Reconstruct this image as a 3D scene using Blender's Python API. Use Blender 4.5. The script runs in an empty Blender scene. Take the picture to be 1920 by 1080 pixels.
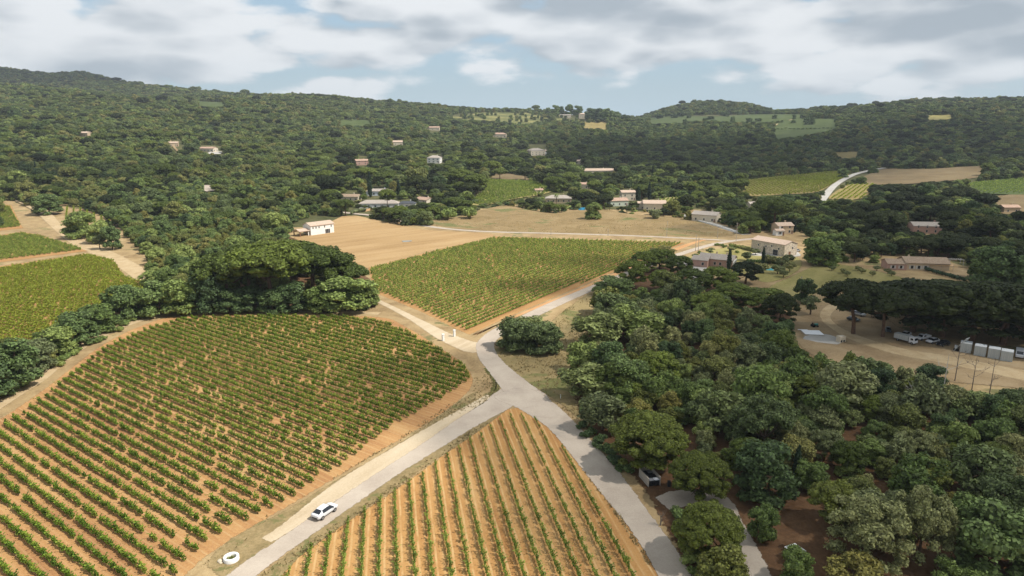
import bpy, bmesh, math, random
import numpy as np
from mathutils import Vector, Matrix

R = math.radians
SC = bpy.context.scene
COL = SC.collection
rng = np.random.default_rng(7)
random.seed(7)

# ------------------------------------------------------------------ camera, sky, sun, exposure
CAM_H, PITCH, FPX = 65.0, R(13.53), 1280.0
cam = bpy.data.cameras.new('camera'); cam.sensor_width = 36; cam.lens = 24.0
cam.clip_start = 1; cam.clip_end = 20000
cam_o = bpy.data.objects.new('camera', cam); COL.objects.link(cam_o)
cam_o.location = (0, 0, CAM_H); cam_o.rotation_euler = (R(90) - PITCH, 0, 0)
SC.camera = cam_o

SUN_EL, SUN_AZ = R(53), math.atan2(0.95, -0.26)          # azimuth from +Y towards +X
SUN_DIR = Vector((math.cos(SUN_EL) * math.sin(SUN_AZ), math.cos(SUN_EL) * math.cos(SUN_AZ), math.sin(SUN_EL)))
sun = bpy.data.lights.new('sun', 'SUN'); sun.energy = 5.0; sun.angle = R(0.53); sun.color = (1.0, .955, .88)
sun_o = bpy.data.objects.new('sun', sun); COL.objects.link(sun_o)
sun_o.rotation_euler = SUN_DIR.to_track_quat('Z', 'Y').to_euler(); sun_o.location = (300, 100, 900)

SC.view_settings.view_transform = 'Standard'; SC.view_settings.look = 'None'
SC.view_settings.exposure = 0.25; SC.view_settings.gamma = 1.0; SC.view_settings.use_curve_mapping = False
SC.render.engine = 'CYCLES'
SC.cycles.use_denoising = True
SC.cycles.max_bounces = 6; SC.cycles.diffuse_bounces = 3; SC.cycles.transparent_max_bounces = 12; SC.cycles.volume_bounces = 0
SC.cycles.use_adaptive_sampling = True; SC.cycles.adaptive_threshold = 0.02


class NT:
    """small node-tree helper"""
    def __init__(s, tree): s.t = tree; s.n = tree.nodes; s.l = tree.links
    def new(s, typ, **kw):
        n = s.n.new(typ)
        for k, v in kw.items(): setattr(n, k, v)
        return n
    def put(s, sock, v):
        if isinstance(v, bpy.types.NodeSocket): s.l.new(v, sock)
        elif v is not None: sock.default_value = v
    def math(s, op, a, b=None, c=None, clamp=False):
        n = s.new('ShaderNodeMath', operation=op); n.use_clamp = clamp
        s.put(n.inputs[0], a)
        if b is not None: s.put(n.inputs[1], b)
        if c is not None: s.put(n.inputs[2], c)
        return n.outputs[0]
    def vmath(s, op, a, b=None, scale=None):
        n = s.new('ShaderNodeVectorMath', operation=op)
        s.put(n.inputs[0], a)
        if b is not None: s.put(n.inputs[1], b)
        if scale is not None: s.put(n.inputs['Scale'], scale)
        return n.outputs['Value'] if op in ('DOT_PRODUCT', 'LENGTH') else n.outputs['Vector']
    def noise(s, vec, scale, detail=4, rough=.55, dist=0):
        n = s.new('ShaderNodeTexNoise'); s.put(n.inputs['Vector'], vec)
        n.inputs['Scale'].default_value = scale; n.inputs['Detail'].default_value = detail
        n.inputs['Roughness'].default_value = rough; n.inputs['Distortion'].default_value = dist
        return n.outputs['Fac']
    def ss(s, v, a, b, lo=0., hi=1.):
        n = s.new('ShaderNodeMapRange', interpolation_type='SMOOTHSTEP'); s.put(n.inputs[0], v)
        for i, q in enumerate((a, b, lo, hi)): s.put(n.inputs[1 + i], q)
        return n.outputs[0]
    def mix(s, f, a, b, blend='MIX'):
        n = s.new('ShaderNodeMix', data_type='RGBA', blend_type=blend); s.put(n.inputs[0], f)
        for sock, v in ((n.inputs[6], a), (n.inputs[7], b)):
            if isinstance(v, (tuple, list)): v = tuple(v) + (1,) if len(v) == 3 else v
            s.put(sock, v)
        return n.outputs[2]


def build_world():
    w = bpy.data.worlds.new('World'); SC.world = w; w.use_nodes = True
    T = NT(w.node_tree); T.n.clear()
    out = T.new('ShaderNodeOutputWorld'); bg = T.new('ShaderNodeBackground')
    sky = T.new('ShaderNodeTexSky', sky_type='NISHITA'); sky.sun_disc = False
    sky.sun_elevation = SUN_EL; sky.sun_rotation = SUN_AZ; sky.altitude = 60
    sky.air_density = 1.0; sky.dust_density = 1.6; sky.ozone_density = 1.2
    STR = 0.105
    d = T.new('ShaderNodeTexCoord').outputs['Generated']
    sep = T.new('ShaderNodeSeparateXYZ'); T.l.new(d, sep.inputs[0]); z = sep.outputs[2]
    comb = T.new('ShaderNodeCombineXYZ')
    T.l.new(sep.outputs[0], comb.inputs[0]); T.l.new(sep.outputs[1], comb.inputs[1])
    T.l.new(T.math('MULTIPLY', z, 3.0), comb.inputs[2])
    p = T.vmath('ADD', comb.outputs[0], (12.1, 3.6, 5.4))
    up = T.vmath('ADD', p, (.035, 0., .075))
    def field(v, det):
        b_ = T.noise(v, 2.3, det, .52, .05)
        q = T.vmath('ADD', v, T.vmath('MULTIPLY', (.05, .05, .05), T.noise(v, 9, 3, .6)))
        vo = T.new('ShaderNodeTexVoronoi', feature='F1'); T.l.new(q, vo.inputs['Vector']); vo.inputs['Scale'].default_value = 6.5
        vo.inputs['Detail'].default_value = 1.; vo.inputs['Roughness'].default_value = .55; vo.inputs['Lacunarity'].default_value = 2.3
        puff = T.math('SUBTRACT', .62, vo.outputs['Distance'])
        return T.math('ADD', T.math('MULTIPLY', b_, 1.0), T.math('MULTIPLY', puff, .28))
    n = field(p, 8); nu = field(up, 5)
    cover = T.ss(z, .025, .125, -.06, .13)                      # the deck closes overhead, opens over the hills
    wisp = T.math('SUBTRACT', T.noise(p, 17, 7, .62), .5)
    dens = T.math('ADD', T.math('ADD', n, cover), T.math('MULTIPLY', wisp, .16))
    mask = T.ss(dens, .385, .485)
    lit = T.math('ADD', T.math('MULTIPLY', T.math('SUBTRACT', n, nu), 3.0), .60)
    lit = T.math('SUBTRACT', lit, T.math('MULTIPLY', T.ss(dens, .47, .78), .55))
    lit = T.ss(T.math('ADD', lit, T.math('MULTIPLY', wisp, .42)), .05, .85)
    cl = T.mix(lit, (.35, .405, .46), (.72, .745, .77))
    cl = T.mix(T.ss(z, .0, .10, .45, 0.), cl, (.52, .60, .66))   # distance pales the low clouds
    blue = T.mix(1.0, sky.outputs[0], (STR, STR, STR), 'MULTIPLY')
    blue = T.mix(.60, blue, (.37, .53, .66)); blue = T.mix(T.ss(z, .0, .075, .75, 0.), blue, (.48, .60, .68))                        # thin veil of high haze under the Nishita blue
    col = T.mix(mask, blue, cl)
    T.l.new(col, bg.inputs[0]); bg.inputs[1].default_value = 1.0
    T.l.new(bg.outputs[0], out.inputs[0])
build_world()

# ------------------------------------------------------------------ terrain
ROWS_Y = [0, 430, 520, 620, 800, 1050, 1350, 1700, 2100, 2600, 3500]
COLS = {-300: [385, 335, 275, 220, 182, 150, 165, 117, 130], 0: [388, 345, 292, 240, 200, 166, 178, 131, 142],
        120: [390, 349, 300, 248, 208, 176, 186, 143, 155], 170: [390, 350, 303, 252, 212, 180, 188, 141, 158], 250: [392, 353, 307, 258, 217, 189, 188, 157, 170], 500: [392, 356, 316, 270, 230, 199, 183, 186, 200],
        750: [393, 359, 323, 282, 248, 219, 198, 203, 215], 960: [394, 361, 327, 292, 260, 233, 213, 216, 228],
        1100: [395, 364, 331, 299, 270, 242, 219, 219, 230], 1190: [396, 367, 335, 304, 276, 251, 229, 224, 232],
        1250: [396, 367, 335, 304, 274, 246, 222, 206, 222], 1330: [396, 367, 335, 303, 271, 241, 217, 196, 215],
        1400: [396, 367, 335, 302, 268, 238, 216, 200, 216], 1450: [396, 367, 335, 301, 266, 236, 215, 213, 224], 1560: [395, 366, 333, 297, 259, 222, 205, 209, 220],
        1700: [394, 363, 329, 291, 248, 210, 195, 202, 215], 1920: [392, 360, 324, 284, 238, 199, 190, 199, 212],
        2250: [390, 355, 314, 268, 218, 187, 182, 195, 210]}


def pchip(xs, ys, x):
    xs = np.asarray(xs, float); ys = np.asarray(ys, float)
    h = np.diff(xs); dl = (np.diff(ys, axis=0).T / h).T
    m = np.zeros_like(ys); m[0] = dl[0]; m[-1] = dl[-1]
    for i in range(1, len(xs) - 1):
        a, b = dl[i - 1], dl[i]
        w1, w2 = 2 * h[i] + h[i - 1], h[i] + 2 * h[i - 1]
        with np.errstate(divide='ignore', invalid='ignore'):
            v = (w1 + w2) / (w1 / a + w2 / b)
        m[i] = np.where(a * b > 0, v, 0)
    k = np.clip(np.searchsorted(xs, x) - 1, 0, len(xs) - 2)
    t = ((x - xs[k]) / h[k]); t = np.clip(t, 0, 1)
    sh = (-1,) + (1,) * (ys.ndim - 1)
    t = t.reshape(sh); hh = h[k].reshape(sh)
    return ((1 + 2 * t) * (1 - t) ** 2 * ys[k] + t * (1 - t) ** 2 * hh * m[k] + t * t * (3 - 2 * t) * ys[k + 1] + t * t * (t - 1) * hh * m[k + 1])


def _table():
    bs, zz = [], []
    for px in sorted(COLS):
        zs = [0., 0.]
        for Y, py in zip(ROWS_Y[2:], COLS[px]):
            a = PITCH + math.atan((py - 540) / FPX)
            zs.append(CAM_H - Y * math.tan(a))
        bs.append((px - 960) / FPX / 1.02); zz.append(zs)
    zz = np.array(zz).T                                  # rows Y, cols b
    yy = np.linspace(0, 3500, 351); bb = np.linspace(bs[0], bs[-1], 201)
    g = pchip(ROWS_Y, zz, yy)
    g = pchip(bs, g.T, bb).T
    return yy, bb, g
TY, TB, TZ = _table()


def Z(x, y):
    x = np.asarray(x, float); y = np.asarray(y, float)
    yc = np.clip(y, 0, 3499.9); b = np.clip(x / np.maximum(y, 1.), TB[0], TB[-1] - 1e-6)
    fy = yc / 10.; fb = (b - TB[0]) / (TB[1] - TB[0])
    iy = np.clip(fy.astype(int), 0, 349); ib = np.clip(fb.astype(int), 0, 199)
    ty = fy - iy; tb = fb - ib
    z = (TZ[iy, ib] * (1 - ty) * (1 - tb) + TZ[iy + 1, ib] * ty * (1 - tb) + TZ[iy, ib + 1] * (1 - ty) * tb + TZ[iy + 1, ib + 1] * ty * tb)
    w = np.clip((y - 460) / 500., 0, 1)
    z = z + w * (2.6 * np.sin(x / 61. + 1.3 * np.sin(y / 97.)) * np.sin(y / 83. + .7) + 5.0 * w * np.sin(x / 151. + y / 213. + 1.) * np.sin(y / 177. - x / 290.))
    return z


def ray(px, py):
    d = (py - 540) / FPX; c, s = math.cos(PITCH), math.sin(PITCH)
    return np.array([(px - 960) / FPX, c - d * s, -s - d * c])


_TT = np.concatenate([np.linspace(40, 480, 80), np.linspace(484, 3490, 1500)])


def G(px, py):
    """ground point of the place seen along one line of sight"""
    r = ray(px, py); t = _TT / r[1]
    zr = CAM_H + r[2] * t; zt = Z(r[0] * t, _TT)
    below = np.nonzero(zr <= zt)[0]
    if len(below) == 0: i = len(t) - 1
    else: i = below[0]
    if i == 0: tt = t[0]
    else:
        a, b = t[i - 1], t[i]
        for _ in range(18):
            m = (a + b) / 2
            if CAM_H + r[2] * m <= float(Z(r[0] * m, r[1] * m)): b = m
            else: a = m
        tt = b
    x, y = r[0] * tt, r[1] * tt
    return np.array([x, y, float(Z(x, y))])


def proj(x, y, z):
    c, s = math.cos(PITCH), math.sin(PITCH)
    dz = z - CAM_H
    f = y * c - dz * s; u = y * s + dz * c
    return 960 + FPX * x / f, 540 - FPX * u / f, f


def inpoly(x, y, poly):
    poly = np.asarray(poly, float); ins = np.zeros(np.shape(x), bool)
    j = len(poly) - 1
    for i in range(len(poly)):
        xi, yi = poly[i][:2]; xj, yj = poly[j][:2]
        if yi != yj:
            ins ^= ((yi > y) != (yj > y)) & (x < (xj - xi) * (y - yi) / (yj - yi) + xi)
        j = i
    return ins


def GP(poly): return [G(*p) for p in poly]

# ------------------------------------------------------------------ materials
MATS = {}


def mat(name, col, rough=.8, spec=.3, metal=0., vary=0., scale=4., alpha=None, emit=None, bump=0., bscale=20.):
    if name in MATS: return MATS[name]
    m = bpy.data.materials.new(name); m.use_nodes = True; MATS[name] = m
    T = NT(m.node_tree); b = T.n['Principled BSDF']
    b.inputs['Base Color'].default_value = (*col, 1); b.inputs['Roughness'].default_value = rough
    b.inputs['Metallic'].default_value = metal; b.inputs['Specular IOR Level'].default_value = spec
    if vary or bump:
        pos = T.new('ShaderNodeTexCoord').outputs['Object']
    if vary:
        n = T.noise(pos, scale, 6, .6)
        k = T.ss(n, .3, .7, 1 - vary, 1 + vary)
        T.l.new(T.mix(1., (*col, 1), T.vmath('MULTIPLY', (1, 1, 1), k), 'MULTIPLY'), b.inputs['Base Color'])
    if bump:
        bn = T.new('ShaderNodeBump'); bn.inputs['Strength'].default_value = bump; bn.inputs['Distance'].default_value = .1
        T.l.new(T.noise(pos, bscale, 4, .6), bn.inputs['Height']); T.l.new(bn.outputs[0], b.inputs['Normal'])
    return m


def foliage(name, cols, trans=.28, island=.5):
    """leaf colour varies from plant to plant and from leaf clump to leaf clump"""
    m = bpy.data.materials.new(name); m.use_nodes = True; MATS[name] = m
    T = NT(m.node_tree); b = T.n['Principled BSDF']
    oi = T.new('ShaderNodeObjectInfo').outputs['Random']
    rp = T.new('ShaderNodeValToRGB'); cr = rp.color_ramp
    while len(cr.elements) < len(cols): cr.elements.new(.5)
    for i, c in enumerate(cols):
        cr.elements[i].position = i / (len(cols) - 1); v = .78 + .46 * i / (len(cols) - 1); cr.elements[i].color = (c[0] * v, c[1] * v, c[2] * v, 1)
    T.l.new(oi, rp.inputs[0])
    isl = T.new('ShaderNodeNewGeometry').outputs['Random Per Island']
    k = T.ss(isl, 0, 1, 1 - island, 1 + island)
    c = T.mix(1., rp.outputs[0], T.vmath('MULTIPLY', (1, 1, 1), k), 'MULTIPLY')
    T.l.new(c, b.inputs['Base Color']); b.inputs['Roughness'].default_value = .62; b.inputs['Specular IOR Level'].default_value = .22
    tr = T.new('ShaderNodeBsdfTranslucent'); T.l.new(c, tr.inputs[0])
    mx = T.new('ShaderNodeMixShader'); mx.inputs[0].default_value = trans
    out = T.n['Material Output']
    T.l.new(b.outputs[0], mx.inputs[1]); T.l.new(tr.outputs[0], mx.inputs[2]); T.l.new(mx.outputs[0], out.inputs[0])
    return m


def ground_mat(name, cols, scale=.25, fine=2.2, streak=None, rough=.95, edge=True, tracks=None, bump=.35, patch=None, big=.03):
    """cols: dark, mid, light. streak: (dir, amount). tracks: (origin, perp, spacing) lays wheel ruts between crop rows."""
    m = bpy.data.materials.new(name); m.use_nodes = True; MATS[name] = m
    T = NT(m.node_tree); b = T.n['Principled BSDF']
    pos = T.new('ShaderNodeNewGeometry').outputs['Position']
    v = pos
    if streak is not None:
        dx, dy = streak
        u_ = T.vmath('DOT_PRODUCT', pos, (dx, dy, 0)); w_ = T.vmath('DOT_PRODUCT', pos, (-dy, dx, 0))
        cb = T.new('ShaderNodeCombineXYZ'); T.put(cb.inputs[0], T.math('MULTIPLY', u_, .12)); T.put(cb.inputs[1], w_)
        v = cb.outputs[0]
    a = T.noise(v, scale, 6, .62, .4); f = T.noise(pos, fine, 4, .7); g = T.noise(pos, big, 4, .6)
    t = T.math('ADD', T.math('ADD', T.math('MULTIPLY', a, .45), T.math('MULTIPLY', f, .27)), T.math('MULTIPLY', g, .28))
    rp = T.new('ShaderNodeValToRGB'); cr = rp.color_ramp
    while len(cr.elements) < len(cols): cr.elements.new(.5)
    for i, c in enumerate(cols):
        cr.elements[i].position = .39 + .24 * i / (len(cols) - 1); cr.elements[i].color = (*c, 1)
    T.l.new(t, rp.inputs[0]); col = rp.outputs[0]
    if patch is not None:
        pc, th, ps = patch
        col = T.mix(T.ss(T.noise(pos, ps, 5, .65, .6), th, th + .09), col, pc)
    if tracks is not None:
        o, pr, sp, tcol, amt = tracks
        q = T.vmath('DOT_PRODUCT', T.vmath('SUBTRACT', pos, (o[0], o[1], 0)), (pr[0], pr[1], 0))
        q = T.math('ADD', q, T.math('MULTIPLY', T.math('SUBTRACT', T.noise(pos, .15, 2), .5), .35))
        fr = T.math('FRACT', T.math('DIVIDE', q, sp))
        r1 = T.ss(T.math('ABSOLUTE', T.math('SUBTRACT', fr, .30)), .035, .085, 1, 0)
        r2 = T.ss(T.math('ABSOLUTE', T.math('SUBTRACT', fr, .74)), .035, .085, .55, 0)
        rr = T.math('MULTIPLY', T.math('MAXIMUM', r1, r2), T.ss(T.noise(pos, .35, 4, .6), .32, .6, .15, amt))
        col = T.mix(rr, col, tcol)
    T.l.new(col, b.inputs['Base Color']); b.inputs['Roughness'].default_value = rough; b.inputs['Specular IOR Level'].default_value = .12
    bn = T.new('ShaderNodeBump'); bn.inputs['Strength'].default_value = bump; bn.inputs['Distance'].default_value = .25
    T.l.new(T.math('ADD', f, T.math('MULTIPLY', a, .6)), bn.inputs['Height']); T.l.new(bn.outputs[0], b.inputs['Normal'])
    if edge:
        at = T.new('ShaderNodeAttribute', attribute_name='edge').outputs['Fac']
        e = T.math('ADD', at, T.math('MULTIPLY', T.math('SUBTRACT', T.noise(pos, .9, 6, .7), .5), 1.1))
        tr = T.new('ShaderNodeBsdfTransparent'); mx = T.new('ShaderNodeMixShader')
        T.l.new(T.ss(e, .40, .56), mx.inputs[0]); T.l.new(tr.outputs[0], mx.inputs[1]); T.l.new(b.outputs[0], mx.inputs[2])
        T.l.new(mx.outputs[0], T.n['Material Output'].inputs[0])
    return m

# ------------------------------------------------------------------ object helpers


def tag(o, label=None, cat=None, group=None, kind=None):
    if label: o['label'] = label
    if cat: o['category'] = cat
    if group: o['group'] = group
    if kind: o['kind'] = kind
    return o


def link(name, data, parent=None):
    o = bpy.data.objects.new(name, data); COL.objects.link(o)
    if parent is not None: o.parent = parent
    return o


def empty(name, loc, rz, label, cat, group=None):
    o = link(name, None); o.location = loc; o.rotation_euler = (0, 0, rz); o.empty_display_size = .5
    return tag(o, label, cat, group)


def mesh_np(name, V, F, mats, mi=None, smooth=False):
    """F: (n,3) or (n,4) int array, or list of such arrays"""
    me = bpy.data.meshes.new(name)
    Fs = F if isinstance(F, list) else [F]
    Fs = [np.asarray(f, np.int32) for f in Fs if len(f)]
    V = np.asarray(V, np.float32)
    me.vertices.add(len(V)); me.vertices.foreach_set('co', V.ravel())
    tot = np.concatenate([np.full(len(f), f.shape[1], np.int32) for f in Fs])
    me.loops.add(int(tot.sum())); me.loops.foreach_set('vertex_index', np.concatenate([f.ravel() for f in Fs]))
    me.polygons.add(len(tot)); st = np.zeros(len(tot), np.int32); st[1:] = np.cumsum(tot)[:-1]
    me.polygons.foreach_set('loop_start', st); me.polygons.foreach_set('loop_total', tot)
    for m in (mats if isinstance(mats, (list, tuple)) else [mats]): me.materials.append(m)
    if mi is not None: me.polygons.foreach_set('material_index', np.asarray(mi, np.int32))
    if smooth: me.polygons.foreach_set('use_smooth', np.ones(len(tot), bool))
    me.update(calc_edges=True); me.validate()
    return me


class MB:
    """collects boxes, bars, prisms into one mesh"""
    def __init__(s): s.bm = bmesh.new()
    def box(s, c, d, rz=0, ry=0, rx=0):
        M = Matrix.Translation(c) @ Matrix.Rotation(rz, 4, 'Z') @ Matrix.Rotation(ry, 4, 'Y') @ Matrix.Rotation(rx, 4, 'X') @ Matrix.Diagonal((*d, 1))
        bmesh.ops.create_cube(s.bm, size=1, matrix=M); return s
    def poly(s, pts):
        s.bm.faces.new([s.bm.verts.new(p) for p in pts]); return s
    def solid(s, faces):
        """closed solid from a list of faces given as point lists, shared verts welded"""
        d = {}
        for f in faces:
            vs = []
            for p in f:
                k = tuple(round(q, 4) for q in p)
                if k not in d: d[k] = s.bm.verts.new(p)
                vs.append(d[k])
            s.bm.faces.new(vs)
        return s
    def cyl(s, p0, p1, r0, r1=None, n=10, caps=True):
        r1 = r0 if r1 is None else r1
        p0, p1 = Vector(p0), Vector(p1); d = p1 - p0
        M = Matrix.Translation((p0 + p1) / 2) @ d.to_track_quat('Z', 'Y').to_matrix().to_4x4()
        bmesh.ops.create_cone(s.bm, cap_ends=caps, segments=n, radius1=r0, radius2=r1, depth=d.length, matrix=M); return s
    def tube(s, pts, rads, n=7):
        for i in range(len(pts) - 1): s.cyl(pts[i], pts[i + 1], rads[i], rads[i + 1], n, caps=(i == len(pts) - 2))
        return s
    def build(s, name, m, parent=None, bevel=0, loc=None, smooth=False):
        if bevel: bmesh.ops.bevel(s.bm, geom=s.bm.edges[:], offset=bevel, segments=1, affect='EDGES', profile=.6)
        bmesh.ops.recalc_face_normals(s.bm, faces=s.bm.faces[:])
        me = bpy.data.meshes.new(name); s.bm.to_mesh(me); s.bm.free()
        me.materials.append(m)
        if smooth:
            for p in me.polygons: p.use_smooth = True
        o = link(name, me, parent)
        if loc is not None: o.location = loc
        return o


def smooth_loop(P, closed=True, step=4.):
    """Catmull-Rom through the points, resampled"""
    P = [np.asarray(p, float)[:2] for p in P]; n = len(P); out = []
    rngi = range(n if closed else n - 1)
    for i in rngi:
        p0 = P[(i - 1) % n] if closed or i > 0 else P[0]; p1 = P[i]; p2 = P[(i + 1) % n]
        p3 = P[(i + 2) % n] if closed or i + 2 < n else P[-1]
        k = max(1, int(np.linalg.norm(p2 - p1) / step))
        for j in range(k):
            t = j / k
            out.append(.5 * ((2 * p1) + (p2 - p0) * t + (2 * p0 - 5 * p1 + 4 * p2 - p3) * t * t + (3 * p1 - p0 - 3 * p2 + p3) * t ** 3))
    if not closed: out.append(P[-1])
    return np.array(out)


def straight_loop(P, step):
    P = [np.asarray(p, float)[:2] for p in P]; out = []
    for i in range(len(P)):
        a, b = P[i], P[(i + 1) % len(P)]; k = max(1, int(np.linalg.norm(b - a) / step))
        for j in range(k): out.append(a + (b - a) * j / k)
    return np.array(out)


LAYER = [0]


def sheet(name, px_poly, m, dz, inset=.8, step=3., kind='structure', label=None, cat=None, curved=True, world=None):
    """a thin ground sheet draped on the terrain; attribute edge is 0 at its rim, 1 inside"""
    W = world if world is not None else GP(px_poly)
    LAYER[0] += 1; dz = .004 * LAYER[0]                      # every sheet lies 4 mm above the one laid before it
    far = max(p[1] for p in W) > 425
    if far: step = max(step, 9.)
    L = smooth_loop(W, True, step) if curved else straight_loop(W, step)
    area = .5 * np.sum(L[:, 0] * np.roll(L[:, 1], -1) - np.roll(L[:, 0], -1) * L[:, 1])
    if area < 0: L = L[::-1]
    tn = np.roll(L, -1, 0) - np.roll(L, 1, 0); tn /= np.maximum(np.linalg.norm(tn, axis=1), 1e-6)[:, None]
    nr = np.stack([-tn[:, 1], tn[:, 0]], 1)
    I = L + nr * inset; O = L - nr * inset * .6
    n = len(L)
    bm = bmesh.new(); lay = bm.verts.layers.float.new('edge')
    def add(P, e):
        vs = []
        for p in P:
            v = bm.verts.new((p[0], p[1], 0)); v[lay] = e; vs.append(v)
        return vs
    vo = add(O, 0.); vi = add(I, 1.)
    ie = []
    for i in range(n):
        j = (i + 1) % n
        bm.faces.new((vo[i], vo[j], vi[j], vi[i]))
    ie = [bm.edges.get((vi[i], vi[(i + 1) % n])) for i in range(n)]
    bmesh.ops.triangle_fill(bm, use_beauty=True, use_dissolve=False, edges=ie)
    if far:
        for _ in range(4):
            lg = [e for e in bm.edges if e.calc_length() > 22]
            if not lg: break
            bmesh.ops.subdivide_edges(bm, edges=lg, cuts=1)
        bmesh.ops.triangulate(bm, faces=bm.faces[:])
    co = np.array([v.co for v in bm.verts]); zz = Z(co[:, 0], co[:, 1]) + dz
    if far: zz = zz + np.clip((co[:, 1] - 440) / 100, 0, 1) * .7
    for v, z in zip(bm.verts, zz): v.co.z = z
    for f in bm.faces:
        if f.normal.z < 0: pass
    bmesh.ops.recalc_face_normals(bm, faces=bm.faces[:])
    if sum(f.normal.z for f in bm.faces) < 0: bmesh.ops.reverse_faces(bm, faces=bm.faces[:])
    me = bpy.data.meshes.new(name); bm.to_mesh(me); bm.free(); me.materials.append(m)
    return tag(link(name, me), label, cat, kind=kind)


def strip(px_line, width, extra=0.):
    """world polygon of a way of given width along a line of ground points"""
    C = smooth_loop(GP(px_line) if not hasattr(px_line[0], 'shape') else px_line, False, 6.)
    tn = np.gradient(C, axis=0); tn /= np.linalg.norm(tn, axis=1)[:, None]
    nr = np.stack([-tn[:, 1], tn[:, 0]], 1)
    w = np.interp(np.linspace(0, 1, len(C)), np.linspace(0, 1, len(width)), width) if hasattr(width, '__len__') else np.full(len(C), width)
    return [p for p in C + nr * w[:, None] / 2] + [p for p in (C - nr * w[:, None] / 2)[::-1]]


def ground_mesh():
    ys = np.concatenate([np.linspace(-260, 400, 34), np.linspace(415, 1200, 70), np.linspace(1218, 3600, 110)])
    bs = np.linspace(-1, 1, 190)
    V = []
    for y in ys:
        hw = 420 + max(0, y) * 1.05
        x = bs * hw
        V.append(np.stack([x, np.full_like(x, y), Z(x, np.full_like(x, y))], 1))
    nr, nc = len(ys), len(bs); V = np.concatenate(V)
    i = np.arange(nr - 1)[:, None] * nc + np.arange(nc - 1)[None, :]
    F = np.stack([i, i + 1, i + nc + 1, i + nc], -1).reshape(-1, 4)
    m = ground_mat('dry_ground', [(.22, .15, .075), (.33, .235, .12), (.42, .31, .165)], .12, 1.4, edge=False, patch=((.15, .145, .06), .56, .06))
    m2 = ground_mat('hill_scrub', [(.045, .052, .018), (.085, .085, .034), (.15, .13, .06)], .1, 1.0, edge=False)
    c = V[F].mean(1); px, py, _ = proj(c[:, 0], np.maximum(c[:, 1], 60), c[:, 2])
    hill = (c[:, 1] > 436) & ~inpoly(px, py, [(690, 418), (800, 410), (870, 402), (905, 391), (950, 384), (1040, 397), (1090, 389), (1180, 396), (1300, 392), (1440, 425), (1500, 455), (1200, 450), (900, 440)])
    hill &= ~inpoly(px, py, [(-80, 480), (-80, 372), (60, 370), (130, 384), (215, 405), (230, 470)])
    o = link('ground', mesh_np('ground', V, F, [m, m2], hill.astype(int), smooth=True)); tag(o, kind='structure')
ground_mesh()

# directions on the ground
def hdir(vx):
    v = np.array([(vx - 960) / FPX, 1.0285]); return v / np.linalg.norm(v)
D_MID = hdir(1780); D_LEFT = hdir(-850); D_TRI = hdir(726)
P_MID = np.array([D_MID[1], -D_MID[0]]); P_LEFT = np.array([D_LEFT[1], -D_LEFT[0]]); P_TRI = np.array([D_TRI[1], -D_TRI[0]])
O_TRI = G(811.7, 1078)[:2]; O_LEFT = G(410, 1000)[:2]; O_MID = G(1055, 548)[:2]

M_ORANGE = ground_mat('orange_soil', [(.326, .161, .057), (.414, .227, .084), (.466, .287, .123)], .3, 2.5, streak=D_TRI, tracks=(O_TRI, P_TRI, 2.62, (.528, .347, .162), .85))
M_LEFTSOIL = ground_mat('vineyard_soil', [(.270, .133, .059), (.388, .212, .087), (.469, .296, .133)], .25, 2.2, streak=D_LEFT, tracks=(O_LEFT, P_LEFT, 2.5, (.487, .325, .158), .5))
M_MIDSOIL = ground_mat('field_soil', [(.289, .147, .056), (.366, .206, .083), (.433, .264, .111)], .3, 2.0, streak=D_MID)
M_STUBBLE = ground_mat('stubble', [(.285, .180, .080), (.372, .244, .116), (.435, .304, .158)], .10, .8, streak=hdir(2600), big=.012)
M_DRY = ground_mat('dry_grass', [(.181, .142, .065), (.267, .202, .095), (.344, .258, .129)], .2, 1.6, patch=((.146, .146, .052), .55, .05))
M_DRYFIELD = ground_mat('dry_field', [(.181, .130, .058), (.245, .173, .083), (.303, .224, .116)], .08, .9, patch=((.144, .144, .055), .57, .03))
M_TRACK = ground_mat('pale_dirt', [(.340, .240, .128), (.434, .325, .189), (.495, .387, .242)], .25, 2.0)
M_SAND = ground_mat('pale_sand', [(.396, .304, .192), (.490, .392, .266), (.538, .444, .314)], .3, 2.4, streak=D_MID)
M_YARD = ground_mat('dirt_yard', [(.229, .158, .086), (.308, .222, .124), (.364, .273, .163)], .12, 1.3)
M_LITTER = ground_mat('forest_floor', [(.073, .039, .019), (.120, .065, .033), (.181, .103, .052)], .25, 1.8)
M_ASPH = ground_mat('pale_asphalt', [(.351, .290, .233), (.417, .351, .283), (.474, .404, .326)], .16, 3.0, bump=.1, rough=.9, big=.09, patch=((.286, .255, .214), .60, .06))
M_CONC = ground_mat('concrete_slab', [(.325, .304, .273), (.407, .384, .347), (.458, .436, .399)], .3, 2.5, bump=.1)
M_GREEN = ground_mat('green_verge', [(.065, .065, .019), (.112, .107, .034), (.198, .163, .065)], .5, 2.5)
M_MEADOW = ground_mat('hill_meadow', [(.050, .071, .021), (.070, .094, .030), (.099, .114, .042)], .05, .4)
M_GOLD = ground_mat('golden_field', [(.165, .130, .048), (.234, .182, .069), (.289, .227, .096)], .06, .5)
M_BROWN = ground_mat('ploughed_field', [(.133, .096, .049), (.171, .125, .066), (.206, .162, .085)], .05, .4)
M_TERRHILL = ground_mat('terraced_hill_grass', [(.075, .085, .028), (.15, .15, .05), (.27, .235, .09)], .03, .25)
M_TERR = ground_mat('mown_grass', [(.17, .155, .05), (.27, .235, .085), (.35, .29, .125)], .08, .6, streak=hdir(2000))

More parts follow.
